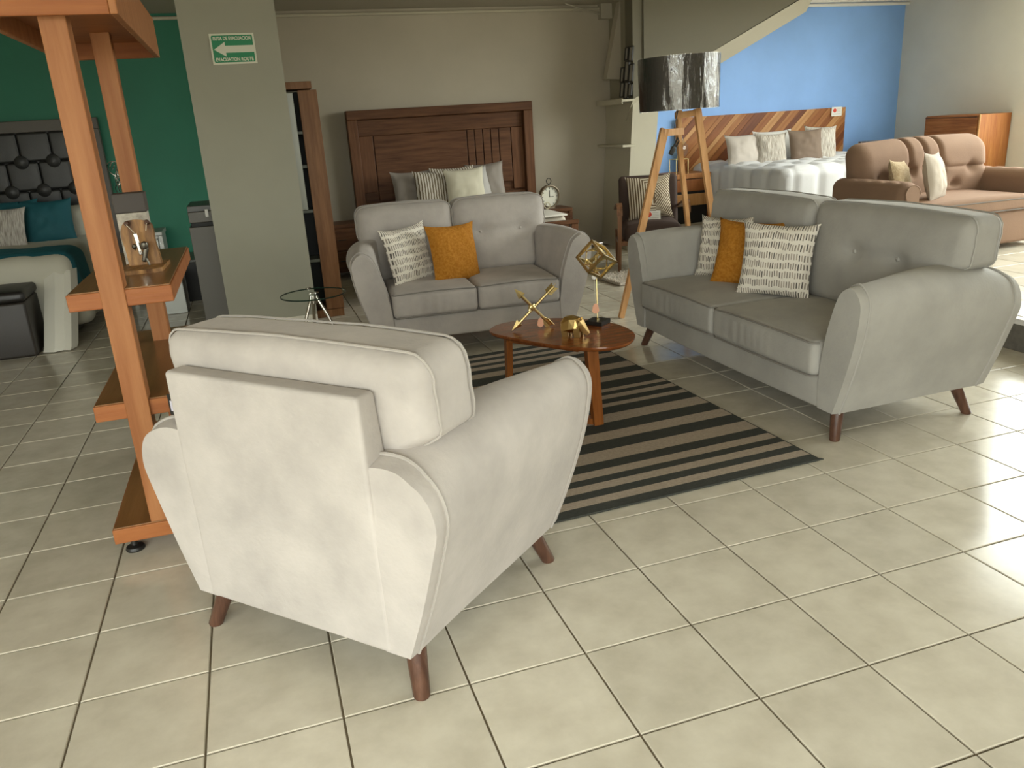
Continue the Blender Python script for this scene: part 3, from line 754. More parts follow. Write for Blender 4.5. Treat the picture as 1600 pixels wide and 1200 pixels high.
MB().add(prism([(a, b) for a, b, _ in out], .02, .045, 'y')).obj('board', M_live, pq, M=tf((0, 0, .013), 0, math.radians(-6)), smooth=False)
for x in (-.036, .036): MB().add(lathe([(.001, .01), (.008, .007), (.010, 0), (.006, -.012)], 12), Matrix.Translation((x, .028, .170)) @ Matrix.Rotation(PI / 2, 4, 'X')).obj('knob', M_leg, pq)
MB().add(tube([(-.036, .018, .168), (-.006, .008, .130), (.0, .0, .125)], .0012, 5)).add(tube([(.036, .018, .168), (.03, .012, .14)], .0012, 5)).obj('cord', M_string, pq)
fg = MB().add(rbox(.014, .012, .085, .005, 2, (1, 1, 4)), tf((-.004, 0, .095), 0, 0, math.radians(-6))).obj('figure_blade', M_chrome, pq)
M_pewter = mat('dark_pewter', (.12, .11, .09), .35, .9)
MB().add(rbox(.018, .014, .06, .007, 2, (1, 1, 3)), tf((.014, .002, .055), 0, 0, math.radians(18))).add(lathe([(.001, .016), (.012, .01), (.014, 0), (.010, -.012), (.001, -.016)], 10), tf((.018, .0, .088))).add(lathe([(.001, .012), (.008, .008), (.010, 0), (.001, -.012)], 10), tf((-.018, .0, .085))).add(rbox(.008, .008, .04, .003, 2, (1, 1, 1)), tf((.02, .0, .022), 0, 0, math.radians(-12))).obj('figure_body', M_pewter, pq)
bx = thing('storage_box', 'dark brown box with pale lower band behind the wooden plaque on the shelf', 'box', (-1.135, 1.09, .965))
c1(-.055, .055, -.04, .04, 0, .20).obj('carton', mat('marbled_paper', (.55, .50, .42), .7, col2=(.30, .27, .22), vscale=30), bx, smooth=False)
c1(-.058, .058, -.043, .043, .20, .275).obj('lid', mat('dark_brown_card', (.045, .035, .028), .6), bx, smooth=False)

# ------------------------------------------------------------------ floor lamp with plastic-wrapped shade
M_oak = wood('oak_lamp_wood', (.40, .20, .075), (.55, .31, .14), 'z', .4, s=.7)
LX, LY = 2.325, 2.93
fl = thing('floor_lamp', 'oak tripod floor lamp with plastic-wrapped charcoal drum shade behind the large sofa', 'lamp', (LX, LY, 0))
def beam(p0, p1, w0, w1, d, name, m=M_oak, par=None):
    a, b = Vector(p0), Vector(p1); dr = (b - a).normalized(); s = Vector((dr.z, 0, -dr.x)).normalized() if abs(dr.z) > .1 else Vector((0, 0, 1)); t = dr.cross(s).normalized()
    r = [[tuple(c + s * w_ * i + t * d * j) for i, j in ((-1, -1), (1, -1), (1, 1), (-1, 1))] for c, w_ in ((a, w0), (b, w1))]
    return MB().add(loft(r)).obj(name, m, par or fl, smooth=False)
beam((1.768 - LX, 2.776 - LY, 0), (-.135, -.035, 1.30), .019, .030, .015, 'leg')
beam((.34, -.10, 0), (.135, -.02, 1.425), .017, .026, .014, 'leg')
beam((.395, .42, 0), (.0, .02, 1.30), .015, .018, .014, 'leg')
beam((-.15, -.04, 1.275), (.03, 0, 1.275), .024, .024, .016, 'cross_bar')
beam((-.03, -.0, 1.385), (.135, -.02, 1.395), .022, .022, .016, 'cross_bar')
c1(-.018, .018, -.018, .018, 1.20, 1.42).obj('hub', M_oak, fl, smooth=False)
MB().add(tube([(-.02, -.02, 1.42), (-.05, -.02, 1.30), (-.045, -.02, 1.22), (-.035, -.02, 1.17)], .0035, 6)).add(tube([(-.035, -.025, 1.17), (-.01, -.02, 1.21), (-.02, -.02, 1.235), (-.05, -.02, 1.18), (-.07, -.02, 1.14)], .006, 6)).add(rbox(.035, .02, .06, .006, 2, (1, 1, 2)), tf((-.065, -.02, 1.145), 0, 0, .5)).obj('power_cord', M_black, fl)
def film_mat():
    m = bpy.data.materials.new('plastic_film'); m.use_nodes = True; n = m.node_tree; n.nodes.clear()
    o = n.nodes.new('ShaderNodeOutputMaterial'); mx = n.nodes.new('ShaderNodeMixShader'); t = n.nodes.new('ShaderNodeBsdfTransparent'); g = n.nodes.new('ShaderNodeBsdfGlossy'); g.inputs['Roughness'].default_value = .06
    tcn = n.nodes.new('ShaderNodeTexCoord'); mp = n.nodes.new('ShaderNodeMapping'); mp.inputs['Scale'].default_value = (5, 5, 1.2); no = n.nodes.new('ShaderNodeTexNoise'); no.inputs['Scale'].default_value = 3.5; no.inputs['Detail'].default_value = 5
    bp = n.nodes.new('ShaderNodeBump'); bp.inputs['Strength'].default_value = .7; bp.inputs['Distance'].default_value = .02
    n.links.new(tcn.outputs['Object'], mp.inputs[0]); n.links.new(mp.outputs[0], no.inputs['Vector']); n.links.new(no.outputs[0], bp.inputs['Height']); n.links.new(bp.outputs[0], g.inputs['Normal'])
    fr = n.nodes.new('ShaderNodeFresnel'); fr.inputs[0].default_value = 1.6; n.links.new(bp.outputs[0], fr.inputs['Normal'])
    n.links.new(math_node(n, 'ADD', math_node(n, 'MULTIPLY', fr.outputs[0], .9), .05), mx.inputs[0])
    n.links.new(t.outputs[0], mx.inputs[1]); n.links.new(g.outputs[0], mx.inputs[2]); n.links.new(mx.outputs[0], o.inputs[0]); return m
M_film = film_mat(); M_shade = mat('charcoal_shade', (.055, .05, .045), .85, bump=.2, bscale=200); M_shin = mat('shade_lining', (.16, .16, .155), .8)
Ms = Matrix.Translation((.0, 0, 1.425)) @ Matrix.Rotation(math.radians(-1), 4, 'Y')
R0, R1, HS = .274, .282, .35
MB().add(lathe([(R0, 0), (R1, HS), (R1 - .004, HS), (R0 - .004, 0), (R0, 0)], 64, cap=False)).obj('lamp_shade', [M_shade], fl, M=Ms)
sh_in = MB().add(lathe([(R0 - .0055, .002), (R1 - .0055, HS - .002)], 64, cap=False)).obj('shade_lining', M_shin, fl, M=Ms)
V = []; F = []; NA, NZ = 160, 24
for j in range(NZ + 1):
    for i in range(NA):
        a = 2 * PI * i / NA; z = -.004 + (HS + .008) * j / NZ
        r = R0 + (R1 - R0) * j / NZ + .005 + .003 * noise.noise(Vector((math.cos(a) * 4, math.sin(a) * 4, z * 2))) + .0025 * abs(noise.noise(Vector((math.cos(a) * 14, math.sin(a) * 14, z * 9))))
        V.append((r * math.cos(a), r * math.sin(a), z))
for j in range(NZ):
    for i in range(NA): F.append((j * NA + i, j * NA + (i + 1) % NA, (j + 1) * NA + (i + 1) % NA, (j + 1) * NA + i))
MB().add((V, F)).obj('plastic_wrap', M_film, fl, M=Ms, angle=180)
sp_ = MB()
for k in range(3):
    a = k * 2 * PI / 3 + .3; sp_.add(tube([(0, 0, .03), (math.cos(a) * (R0 - .006), math.sin(a) * (R0 - .006), .03)], .003, 5))
sp_.add(tube([(0, 0, -.03), (0, 0, .12)], .014, 10)); sp_.obj('shade_spider', M_black, fl, M=Ms)

# ------------------------------------------------------------------ glass side table
M_glass = mat('green_tinted_glass', (.75, .86, .80), .02, trans=1)
gt = thing('glass_side_table', 'small round glass side table with chrome legs between column and loveseat', 'table', (-.385, 2.90, 0))
M_gt = pane_mat(); 
MB().add(lathe([(.001, .415), (.208, .415), (.210, .420), (.208, .425), (.001, .425)], 48)).obj('glass_top', M_gt, gt)
MB().add(tube([(.209 * math.cos(2 * PI * k / 64), .209 * math.sin(2 * PI * k / 64), .420) for k in range(64)], .0045, 6, closed=True)).obj('glass_edge', mat('dark_glass_edge', (.01, .03, .022), .1), gt)
for k in range(3):
    a = math.radians(215 + 120 * k); c, s = math.cos(a), math.sin(a)
    MB().add(tube([(c * r, s * r, z) for r, z in ((.02, .41), (.03, .38), (.08, .28), (.14, .12), (.17, .01))], .011, 10)).add(lathe([(.014, 0), (.014, .008)], 12), Matrix.Translation((c * .17, s * .17, 0))).obj('leg', M_chrome, gt)
    MB().add(lathe([(.018, .427), (.018, .433), (.010, .435)], 14), Matrix.Translation((c * .19 if k == 2 else c * .02, s * .19 if k == 2 else s * .02, 0))).obj('clamp', M_chrome, gt)
MB().add(lathe([(.022, .36), (.024, .40), (.024, .414)], 16)).obj('hub', M_chrome, gt)

# ------------------------------------------------------------------ tall cabinet behind the column
M_cab = wood('brown_cabinet_wood', (.13, .055, .020), (.21, .10, .042), 'z', .4)
cb = thing('display_cabinet', 'tall brown wooden display cabinet with dark interior half hidden behind the column', 'cabinet', (-.45, 4.25, 0))
cb0 = (-.45, 4.25)
def CB(x0, x1, y0, y1, z0, z1, nm, m, b=.003): return c1(x0 - cb0[0], x1 - cb0[0], y0 - cb0[1], y1 - cb0[1], z0, z1, b=b).obj(nm, m, cb, smooth=False)
M_dark = mat('cabinet_interior', (.006, .0055, .005), .6)
CB(-.225, -.085, 4.065, 4.09, .065, 1.73, 'front_stile', M_cab); CB(-.105, -.085, 4.09, 4.42, .065, 1.73, 'side_panel', M_cab)
CB(-.86, -.118, 4.06, 4.42, 1.738, 1.79, 'top_board', M_cab); CB(-.86, -.09, 4.062, 4.42, 0, .062, 'plinth', M_cab)
CB(-.86, -.84, 4.09, 4.42, .065, 1.735, 'side_panel', M_cab); CB(-.84, -.105, 4.40, 4.42, .065, 1.735, 'back_panel', M_dark)
for z in (.45, .84, 1.18, 1.43): CB(-.84, -.106, 4.16, 4.40, z - .012, z + .012, 'shelf_board', mat('cabinet_glass_shelf', (.17, .18, .13), .4))
CB(-.345, -.262, 4.075, 4.083, .86, 1.715, 'glass_door', mat('pale_reflecting_glass', (.30, .31, .26), .25))

# ------------------------------------------------------------------ cards
def card(x, y, z, yaw, label, wd=.075, ht=.058, group=None, tilt=0):
    r = thing('price_card', label, 'card', (x, y, z), yaw, group)
    o = c1(-wd / 2, wd / 2, -.001, .001, 0, ht, b=.0004).obj('paper', M_white, r, smooth=False); o.rotation_euler = (tilt, 0, 0)
    m = MB().add(lathe([(wd * .16, -.0005), (wd * .16, .0015), (.001, .0018)], 14, cap=True), Matrix.Translation((-wd * .2, -.0010, ht * .62)) @ FX)
    q = m.obj('red_mark', mat('card_red', (.62, .05, .02), .6), o, smooth=False)
    l = MB()
    for k in range(3): l.add(box(.0, wd * .38, -.0016, -.0011, ht * (.75 - .16 * k), ht * (.79 - .16 * k)))
    l.add(box(-wd * .4, wd * .38, -.0016, -.0011, ht * .2, ht * .24)); l.obj('print_lines', mat('card_grey', (.45, .40, .36), .8), o, smooth=False)
    return r

# ------------------------------------------------------------------ brown bed at the back wall
M_bw = wood('dark_bed_wood', (.075, .030, .013), (.145, .064, .029), 'x', .45, s=.9)
M_bwz = wood('dark_bed_frame', (.10, .040, .017), (.17, .076, .034), 'z', .45, s=.9)
bd = thing('bed', 'dark walnut bed with grooved panel headboard against the beige wall', 'bed', (1.36, 6.2, 0))
def BD(x0, x1, y0, y1, z0, z1, nm, m=M_bw, b=.004): return c1(x0 - 1.36, x1 - 1.36, y0 - 6.2, y1 - 6.2, z0, z1, b=b).obj(nm, m, bd, smooth=False)
BD(.375, 2.335, 6.17, 6.22, .20, 1.60, 'headboard_back')
BD(.365, 2.345, 6.085, 6.20, 1.525, 1.615, 'headboard_top', M_bw, .006); BD(.365, .465, 6.085, 6.20, .0, 1.524, 'headboard_post', M_bwz, .006); BD(2.245, 2.345, 6.085, 6.20, .0, 1.524, 'headboard_post', M_bwz, .006)
# applied panels leaving dark grooves
BD(.47, 2.24, 6.145, 6.17, 1.365, 1.52, 'headboard_rail'); BD(.47, .612, 6.14, 6.17, .80, 1.362, 'headboard_panel', M_bwz)
BD(.47, 2.24, 6.145, 6.17, .25, .70, 'headboard_rail'); BD(.622, 1.608, 6.14, 6.17, .705, 1.36, 'headboard_panel')
xs = [1.618, 1.702, 1.792, 1.880, 1.972]
for k in range(4): BD(xs[k], xs[k + 1] - .010, 6.14, 6.17, .705, 1.36, 'headboard_slat', M_bw)
BD(1.972, 2.10, 6.14, 6.17, .80, 1.36, 'headboard_panel', M_bw); BD(2.108, 2.24, 6.14, 6.17, .72, 1.36, 'headboard_panel', M_bwz)
# footboard with upright slats, side rail
BD(.70, 2.09, 4.28, 4.34, .515, .55, 'footboard_cap', M_bw)
BD(2.02, 2.085, 4.29, 4.335, 0, .514, 'footboard_post', M_bwz); BD(.705, .77, 4.29, 4.335, 0, .514, 'footboard_post', M_bwz)
for k in range(12): BD(.79 + k * .102, .79 + k * .102 + .088, 4.295, 4.325, .14, .512, 'footboard_slat', M_bwz)
BD(.74, .78, 4.34, 6.1, .18, .42, 'side_rail', M_bw); BD(2.02, 2.06, 4.34, 6.1, .18, .42, 'side_rail', M_bw)
M_lin = mat('cream_bedspread', (.62, .57, .47), .9, bump=.2, bscale=12, sheen=.2)
MB().add(rbox(1.24, 1.72, .28, .05, 3, (6, 6, 2)), Matrix.Translation((0.04, -.95, .445))).obj('mattress', M_lin, bd)
MB().add(rbox(1.20, .5, .02, .009, 2, (6, 3, 1)), Matrix.Translation((0.05, -1.60, .592))).obj('folded_sheet', mat('white_sheet', (.80, .76, .68), .9), bd)
M_gp = mat('grey_satin', (.27, .235, .20), .6, sheen=.3); M_cp = mat('cream_pillow', (.62, .58, .45), .85); M_jag = stripe_mat('jagged_stripe_cotton', (.62, .58, .50), (.16, .12, .07), 230, jag=.012, thr=.05)
M_lp = mat('silver_pillow', (.45, .43, .40), .7)
pillow('grey pillow at the left end of the row on the dark walnut bed', M_gp, (.94, 5.88, .80), 4, -14, 0, .44, .40, seed=11)
pillow('jagged brown and white striped pillow on the dark walnut bed', M_jag, (1.12, 5.74, .79), 3, -14, 2, .40, .40, seed=12)
pillow('cream pillow at the front of the row on the dark walnut bed', M_cp, (1.42, 5.62, .80), -4, -14, -2, .40, .40, seed=13)
pillow('silver pillow just right of the cream pillow on the dark walnut bed', M_lp, (1.57, 5.76, .79), 20, -14, -3, .36, .40, seed=14)
pillow('white-edged striped pillow second from the right on the dark walnut bed', M_jag, (1.36, 5.86, .80), 3, -14, 0, .46, .42, seed=15)
pillow('grey pillow at the right end of the row on the dark walnut bed', M_gp, (1.72, 5.90, .81), -10, -14, -3, .40, .43, seed=16)
# nightstands
def nightstand(x0, x1, y0, y1, h, m, label, zb=0, mt=None, legs=False):
    cx, cyy = (x0 + x1) / 2, (y0 + y1) / 2; hx, hy = (x1 - x0) / 2, (y1 - y0) / 2
    r = thing('nightstand', label, 'nightstand', (cx, cyy, zb), 0, 'nightstands beside the beds')
    c1(-hx, hx, -hy, hy, h - .035, h).obj('top', mt or m, r, smooth=False)
    c1(-hx + .01, hx - .01, -hy + .015, hy - .01, .06, h - .036).obj('body', m, r, smooth=False)
    dz = (h - .12) / 2
    for k in range(2):
        d = c1(-hx + .045, hx - .045, -hy - .004, -hy + .014, .075 + k * dz, .075 + k * dz + dz - .015).obj('drawer', m, r, smooth=False)
        MB().add(tube([(-.04, -hy - .018, .075 + k * dz + dz / 2), (.04, -hy - .018, .075 + k * dz + dz / 2)], .004, 6)).obj('handle', M_black, d)
    for sx in (-1, 1): c1(sx * (hx - .022) - .02, sx * (hx - .022) + .02, -hy - .002, -hy + .013, 0, h - .036).obj('post', m, r, smooth=False)
    return r
nightstand(2.18, 2.62, 5.72, 6.06, .50, M_bw, 'dark wooden nightstand right of the walnut bed under the round clock')
nightstand(-.05, .335, 5.78, 6.16, .54, M_bw, 'dark wooden nightstand left of the walnut bed beside the tall cabinet')
# clock
ck = thing('mantel_clock', 'round metal clock with ring handle on the right nightstand', 'clock', (2.41, 5.86, .50), math.radians(8))
M_clk = mat('aged_metal', (.28, .23, .16), .45, .7); M_face = mat('clock_face', (.68, .66, .55), .7)
MB().add(lathe([(.112, -.03), (.120, -.028), (.120, .028), (.112, .032), (.104, .026), (.104, -.02)], 40, cap=False), Matrix.Translation((0, 0, .122)) @ FX).obj('case', M_clk, ck)
MB().add(lathe([(.106, -.02), (.106, .006)], 40), Matrix.Translation((0, 0, .122)) @ FX).obj('face', M_face, ck)
hd = MB().add(box(-.003, .003, -.010, -.008, .122, .19)).add(box(-.002, .05, -.010, -.008, .119, .124))
for k in range(12):
    a = k * PI / 6; hd.add(box(-.003, .003, -.009, -.007, .080, .096), Matrix.Translation((0, 0, .122)) @ Matrix.Rotation(a, 4, 'Y'))
hd.obj('hands_and_marks', M_black, ck, smooth=False)
MB().add(tube([(0.028 * math.cos(2 * PI * k / 24), 0, .285 + .03 * math.sin(2 * PI * k / 24)) for k in range(24)], .004, 6, closed=True)).add(lathe([(.010, .235), (.010, .258)], 10)).obj('ring_handle', M_black, ck)
rn = tag(MB().add(tube([(.032 * math.cos(2 * PI * k / 24), 0, .037 + .032 * math.sin(2 * PI * k / 24)) for k in range(24)], .005, 6, closed=True)).obj('ring_ornament', mat('pale_ring', (.68, .62, .42), .5), loc=(2.35, 5.775, .50)), 'small pale ring standing in front of the round clock', 'ornament')
b_ = MB().add(box(-.05, .05, -.03, .02, 0, .012)).obj('foot', M_clk, ck, smooth=False)

# ------------------------------------------------------------------ brown accent chair
M_br = mat('brown_velvet', (.055, .032, .024), .85, bump=.1, bscale=90, sheen=.35, var=.1); M_chw = wood('chair_walnut', (.14, .062, .028), (.24, .12, .06), 'z', .4)
ac = thing('accent_chair', 'dark brown accent chair with wooden arms behind the floor lamp', 'chair', (2.90, 4.47, 0), math.radians(-22))
MB().add(rbox(.53, .52, .17, .05, 3, (8, 6, 2), fn=lambda p: Vector((p.x, p.y, p.z + (.035 * (1 - (p.x / .27) ** 2) if p.z > 0 else 0)))), Matrix.Translation((0, -.02, .35))).obj('seat', M_br, ac)
MB().add(rbox(.56, .11, .50, .04, 3, (4, 1, 4)), tf((0, .235, .60), 0, math.radians(-9))).obj('backrest', M_br, ac)
c1(-.29, .29, -.27, -.235, .26, .30).obj('seat_rail', M_chw, ac, smooth=False); c1(-.29, .29, .2, .235, .22, .28).obj('seat_rail', M_chw, ac, smooth=False)
def abeam(p0, p1, w0, w1, d, nm): return beam(p0, p1, w0, w1, d, nm, M_chw, ac)
for s in (-1, 1):
    abeam((s * .315, -.27, 0), (s * .305, -.27, .60), .014, .022, .018, 'leg'); abeam((s * .30, .33, 0), (s * .30, .24, .35), .014, .02, .018, 'leg')
    MB().add(loft([[(s * .307 + i * .026, y, z + j * .012) for i, j in ((-1, -1), (1, -1), (1, 1), (-1, 1))] for y, z in ((-.30, .55), (-.27, .615), (-.22, .635), (0, .60), (.24, .55))])).obj('armrest', M_chw if s > 0 else M_chw, ac)
    MB().add(loft([[(s * .30 + i * .012, y, z + j * .016) for i, j in ((-1, -1), (1, -1), (1, 1), (-1, 1))] for y, z in ((-.26, .27), (.25, .26))])).obj('side_rail', M_chw, ac, smooth=False)
M_geo = stripe_mat('mitred_stripe_cotton', (.62, .55, .42), (.13, .085, .045), 270, mode='m', thr=-.1)
pillow('brown and cream geometric striped pillow on the brown accent chair', M_geo, (2.93, 4.55, .655), -22, -14, -3, .41, .40, seed=21)
card(2.87, 4.37, .463, math.radians(-20), 'white price card with red mark propped on the brown chair seat', .15, .085, tilt=math.radians(-12))

# shaggy rug sample
fz = MB().add(rbox(.36, .42, .03, .012, 2, (3, 3, 1)), Matrix.Translation((0, 0, .017)))
rr = random.Random(3)
for k in range(900):
    x, y = rr.uniform(-.18, .18), rr.uniform(-.21, .21); a = rr.uniform(0, 2 * PI); l = rr.uniform(.02, .045)
    e = .012; dx, dy = math.cos(a) * l * .6, math.sin(a) * l * .6; z0 = .028
    fz.add(([(x - e * .5, y, z0), (x + e * .5, y, z0), (x, y + e * .6, z0), (x + dx, y + dy, z0 + l * .7)], [(0, 1, 3), (1, 2, 3), (2, 0, 3)]))
tag(fz.obj('shaggy_mat', mat('shaggy_white', (.60, .54, .46), .95, var=.25, vscale=40), loc=(2.42, 4.03, 0), rot=(0, 0, math.radians(4)), smooth=False), 'small shaggy off-white mat on the floor before the brown accent chair', 'mat')

# photo collage on the ledge
pc = thing('photo_collage', 'black multi-opening photo frame leaning on the niche ledge', 'picture frame', (3.205, 5.60, 1.568), math.radians(-90))
M_ph = mat('photo_print', (.30, .28, .24), .5)
fy = Matrix.Identity(4)
for (x, z, w_, h_) in ((-.13, .02, .09, .15), (-.03, .0, .09, .17), (.06, .02, .08, .13), (-.15, .17, .08, .15), (-.06, .175, .10, .20), (.05, .16, .09, .18), (-.08, .38, .08, .13), (.01, .36, .09, .15), (-.0, .0, .02, .02)):
    if w_ < .05: continue
    fr = MB()
    for (a, b, c, d) in ((x, x + w_, z, z + .012), (x, x + w_, z + h_ - .012, z + h_), (x, x + .012, z, z + h_), (x + w_ - .012, x + w_, z, z + h_)): fr.add(box(a, b, -.008, .008, c, d))
    o = fr.obj('frame', M_black, pc, smooth=False, M=tf((0, 0, 0), 0, math.radians(-6)))
    b1(x + .012, x + w_ - .012, -.001, .004, z + .012, z + h_ - .012).obj('photo', M_ph, o, smooth=False)

# ------------------------------------------------------------------ blue-room bed
def plank_tones(base):
    return [wood('parota_%d' % i, c[0], c[1], 'z', .45, s=.8) for i, c in enumerate(base)]
tones = plank_tones([((.20, .065, .018), (.30, .11, .035)), ((.30, .115, .035), (.42, .19, .065)), ((.13, .04, .015), (.21, .07, .026)), ((.42, .20, .07), (.56, .31, .13)), ((.25, .085, .025), (.36, .15, .045))])
b2 = thing('bed', 'bed with diagonal parota-wood headboard and white comforter in the blue room', 'bed', (5.33, 6.2, PZ))
hx0, hx1, hz0, hz1 = -1.17, 1.15, .12, 1.155
def clip(poly, f):
    out = []
    for i in range(len(poly)):
        a, b = poly[i], poly[(i + 1) % len(poly)]; fa, fb = f(a), f(b)
        if fa >= 0: out.append(a)
        if fa * fb < 0: t = fa / (fa - fb); out.append((a[0] + (b[0] - a[0]) * t, a[1] + (b[1] - a[1]) * t))
    return out
ang = math.radians(44); dc, ds = math.cos(ang), math.sin(ang); pos = -2.4; k = 0; rr = random.Random(5)
c1(hx0 + .004, hx1 - .004, -.02, .0, hz0 + .004, hz1 - .004).obj('headboard_back', tones[0], b2, smooth=False)
while pos < 2.4:
    wd = rr.choice((.05, .07, .09, .12)); p0, p1 = pos + .0015, pos + wd - .0015
    q = [(-3 * dc - p0 * -ds * 0 + 0, 0)]
    quad = [(-3 * dc + ds * -1 * p0 * -1 * -1, 0)]
    def pt(al, ac_): return (al * dc - ac_ * ds, al * ds + ac_ * dc + .6)
    quad = [pt(-3, p0), pt(3, p0), pt(3, p1), pt(-3, p1)]
    for f in (lambda a: a[0] - hx0, lambda a: hx1 - a[0], lambda a: a[1] - hz0, lambda a: hz1 - a[1]):
        if quad: quad = clip(quad, f)
    if len(quad) > 2:
        # local frame so that the grain runs along the plank
        cx = sum(a[0] for a in quad) / len(quad); cz = sum(a[1] for a in quad) / len(quad)
        Mr = Matrix.Translation((cx, -.022, cz)) @ Matrix.Rotation(PI / 2 - ang, 4, 'Y'); iv = Mr.inverted()
        loc = [iv @ Vector((a, -.022, b)) for a, b in quad]
        dpt = .012 + rr.uniform(0, .003)
        MB().add(loft([[(p.x, -dpt, p.z) for p in loc], [(p.x, 0, p.z) for p in loc]])).obj('plank', tones[[0, 1, 4, 3, 2, 1, 0, 3, 4, 2, 0, 1, 3][k % 13]], b2, smooth=False, M=Mr)
    pos += wd; k += 1
M_com = mat('white_comforter', (.60, .60, .605), .85, bump=.25, bscale=9, sheen=.2)
c1(-.92, .95, -1.66, -.03, .05, .25).obj('bed_base', tones[2], b2, smooth=False)
def quilt(hx, hy, hz, qs, drop=0, amp=.012, seed=0):
    def fn(p):
        q = Vector(p); nx_, ny_ = q.x / hx, q.y / hy
        d = 0
        for s in (q.x, q.y): d += math.exp(-((((s / qs) % 1) - .5) * 6) ** 2) * 0
        gx = abs(math.sin(PI * q.x / qs)); gy = abs(math.sin(PI * q.y / qs)); gz = abs(math.sin(PI * q.z / qs))
        pf = amp * (min(1, gx * 1.6) * min(1, gy * 1.6) if abs(q.z) > hz * .8 else min(1, (gx if abs(ny_) > .97 else gy) * 1.6))
        n_ = Vector((q.x if abs(nx_) > .95 else 0, q.y if abs(ny_) > .95 else 0, q.z if q.z > hz * .8 else 0))
        if n_.length > 1e-6: q += n_.normalized() * pf
        w3 = noise.noise(Vector((q.x * 3 + seed, q.y * 3, q.z * 3))) * .016 + noise.noise(Vector((q.x * 9 + seed, q.y * 9, q.z * 2))) * .007
        q.z += w3 * (1 if q.z > 0 else .3); q.x += w3 * .7; q.y += w3 * .5
        return q
    return fn
MB().add(rbox(1.98, 1.78, .50, .09, 4, (56, 50, 14), fn=quilt(.99, .89, .25, .30, amp=.03)), Matrix.Translation((.02, -.885, .37))).obj('comforter', M_com, b2, angle=80)
M_tp = mat('taupe_pillow', (.17, .12, .085), .8, sheen=.2); M_greige = mat('greige_pillow', (.50, .45, .40), .85, var=.08); M_abs = mat('abstract_linen', (.60, .56, .49), .85, col2=(.26, .22, .18), stretch=(60, 1, 6), vscale=2, det=2); M_tw = mat('white_pillow', (.62, .60, .56), .85)
zb = PZ + .62
pillow('plain greige pillow at the left end of the row on the blue-room bed', M_greige, (4.60, 5.52, zb + .145), -6, -16, 0, .40, .36, seed=31)
pillow('greige and brown abstract print pillow second from left on the blue-room bed', M_abs, (4.91, 5.44, zb + .14), -8, -16, 2, .36, .36, seed=32)
pillow('pale sleeping pillow behind the abstract print pillow on the blue-room bed', M_tw, (5.10, 5.66, zb + .16), 0, -18, 0, .5, .36, seed=33)
pillow('taupe pillow in front at the right of the blue-room bed', M_tp, (5.30, 5.36, zb + .145), -8, -14, 0, .40, .38, seed=34)
pillow('pale abstract linen pillow at the right end of the row on the blue-room bed', M_abs, (5.58, 5.46, zb + .155), -8, -14, 3, .38, .40, seed=35)
pillow('pale greige pillow behind the right end of the row on the blue-room bed', M_greige, (5.72, 5.62, zb + .14), 12, -16, 4, .40, .38, seed=36)
card(6.335, 6.148, 1.245, 0, 'white price card with red mark on the diagonal wood headboard corner', .15, .105)

# wood nightstand with caged glass lamp
ns = thing('nightstand', 'striped parota-wood nightstand left of the blue-room bed', 'nightstand', (4.08, 5.95, PZ), 0, 'nightstands beside the beds')
c1(-.25, .25, -.22, .22, .50, .555).obj('top', tones[1], ns, smooth=False)
for (x, nm) in ((-.235, 'side_panel'), (.235, 'side_panel')): c1(x - .015, x + .015, -.2, .2, 0, .499).obj(nm, tones[0], ns, smooth=False)
for k, (z, m_) in enumerate(((.36, tones[0]), (.20, tones[3]))): 
    d = c1(-.215, .215, -.215, -.195, z, z + .13).obj('drawer', m_, ns, smooth=False)
c1(-.218, .218, -.19, .19, .0, .495).obj('carcass', M_dark, ns, smooth=False)
cl = thing('table_lamp', 'brass cage lamp with a clear glass globe on the blue-room nightstand', 'lamp', (3.99, 5.86, PZ + .555))
wb = MB()
for (x, y) in ((-.075, -.075), (.075, -.075), (.075, .075), (-.075, .075)): wb.add(tube([(x, y, 0), (x, y, .16)], .004, 5))
wb.add(tube([(-.075, -.075, .16), (.075, -.075, .16), (.075, .075, .16), (-.075, .075, .16)], .004, 5, closed=True)).add(tube([(-.09, 0, .16), (.09, 0, .16)], .004, 5)); wb.obj('cage', M_gold, cl)
MB().add(lathe([(.022, .155), (.024, .18), (.018, .20)], 16)).obj('socket', M_gold, cl)
prof = [(.105 * math.sin(a), .265 - .105 * math.cos(a)) for a in [PI * k / 14 for k in range(1, 12)]] + [(.055, .36), (.05, .40), (.001, .43)]
MB().add(lathe(prof, 28, cap=False)).obj('glass_globe', M_gt, cl)
MB().add(lathe([(.003, .20), (.018, .24), (.02, .30), (.003, .33)], 12)).obj('bulb', M_gt, cl)

# patterned lamp shade right of the blue-room bed
rs = nightstand(6.52, 6.98, 5.72, 6.14, .50, tones[0], 'parota-wood nightstand right of the blue-room bed', PZ)
pls = thing('table_lamp', 'low lamp with lattice-patterned drum shade right of the blue-room bed', 'lamp', (6.66, 5.88, PZ + .50))
MB().add(lathe([(.07, 0), (.07, .015), (.012, .03), (.012, .10)], 20)).obj('base', M_black, pls)
MB().add(lathe([(.15, .07), (.15, .24)], 36, cap=True)).obj('lamp_shade', mat('shade_cloth', (.16, .16, .20), .8), pls)
lt = MB()
for k in range(14):
    a = 2 * PI * k / 14
    for s in (-1, 1): lt.add(tube([(.152 * math.cos(a + s * t * .22), .152 * math.sin(a + s * t * .22), .07 + .17 * t / 2) for t in (0, 1, 2)], .0025, 4))
lt.obj('lattice', mat('lattice_grey', (.40, .37, .34), .7), pls)

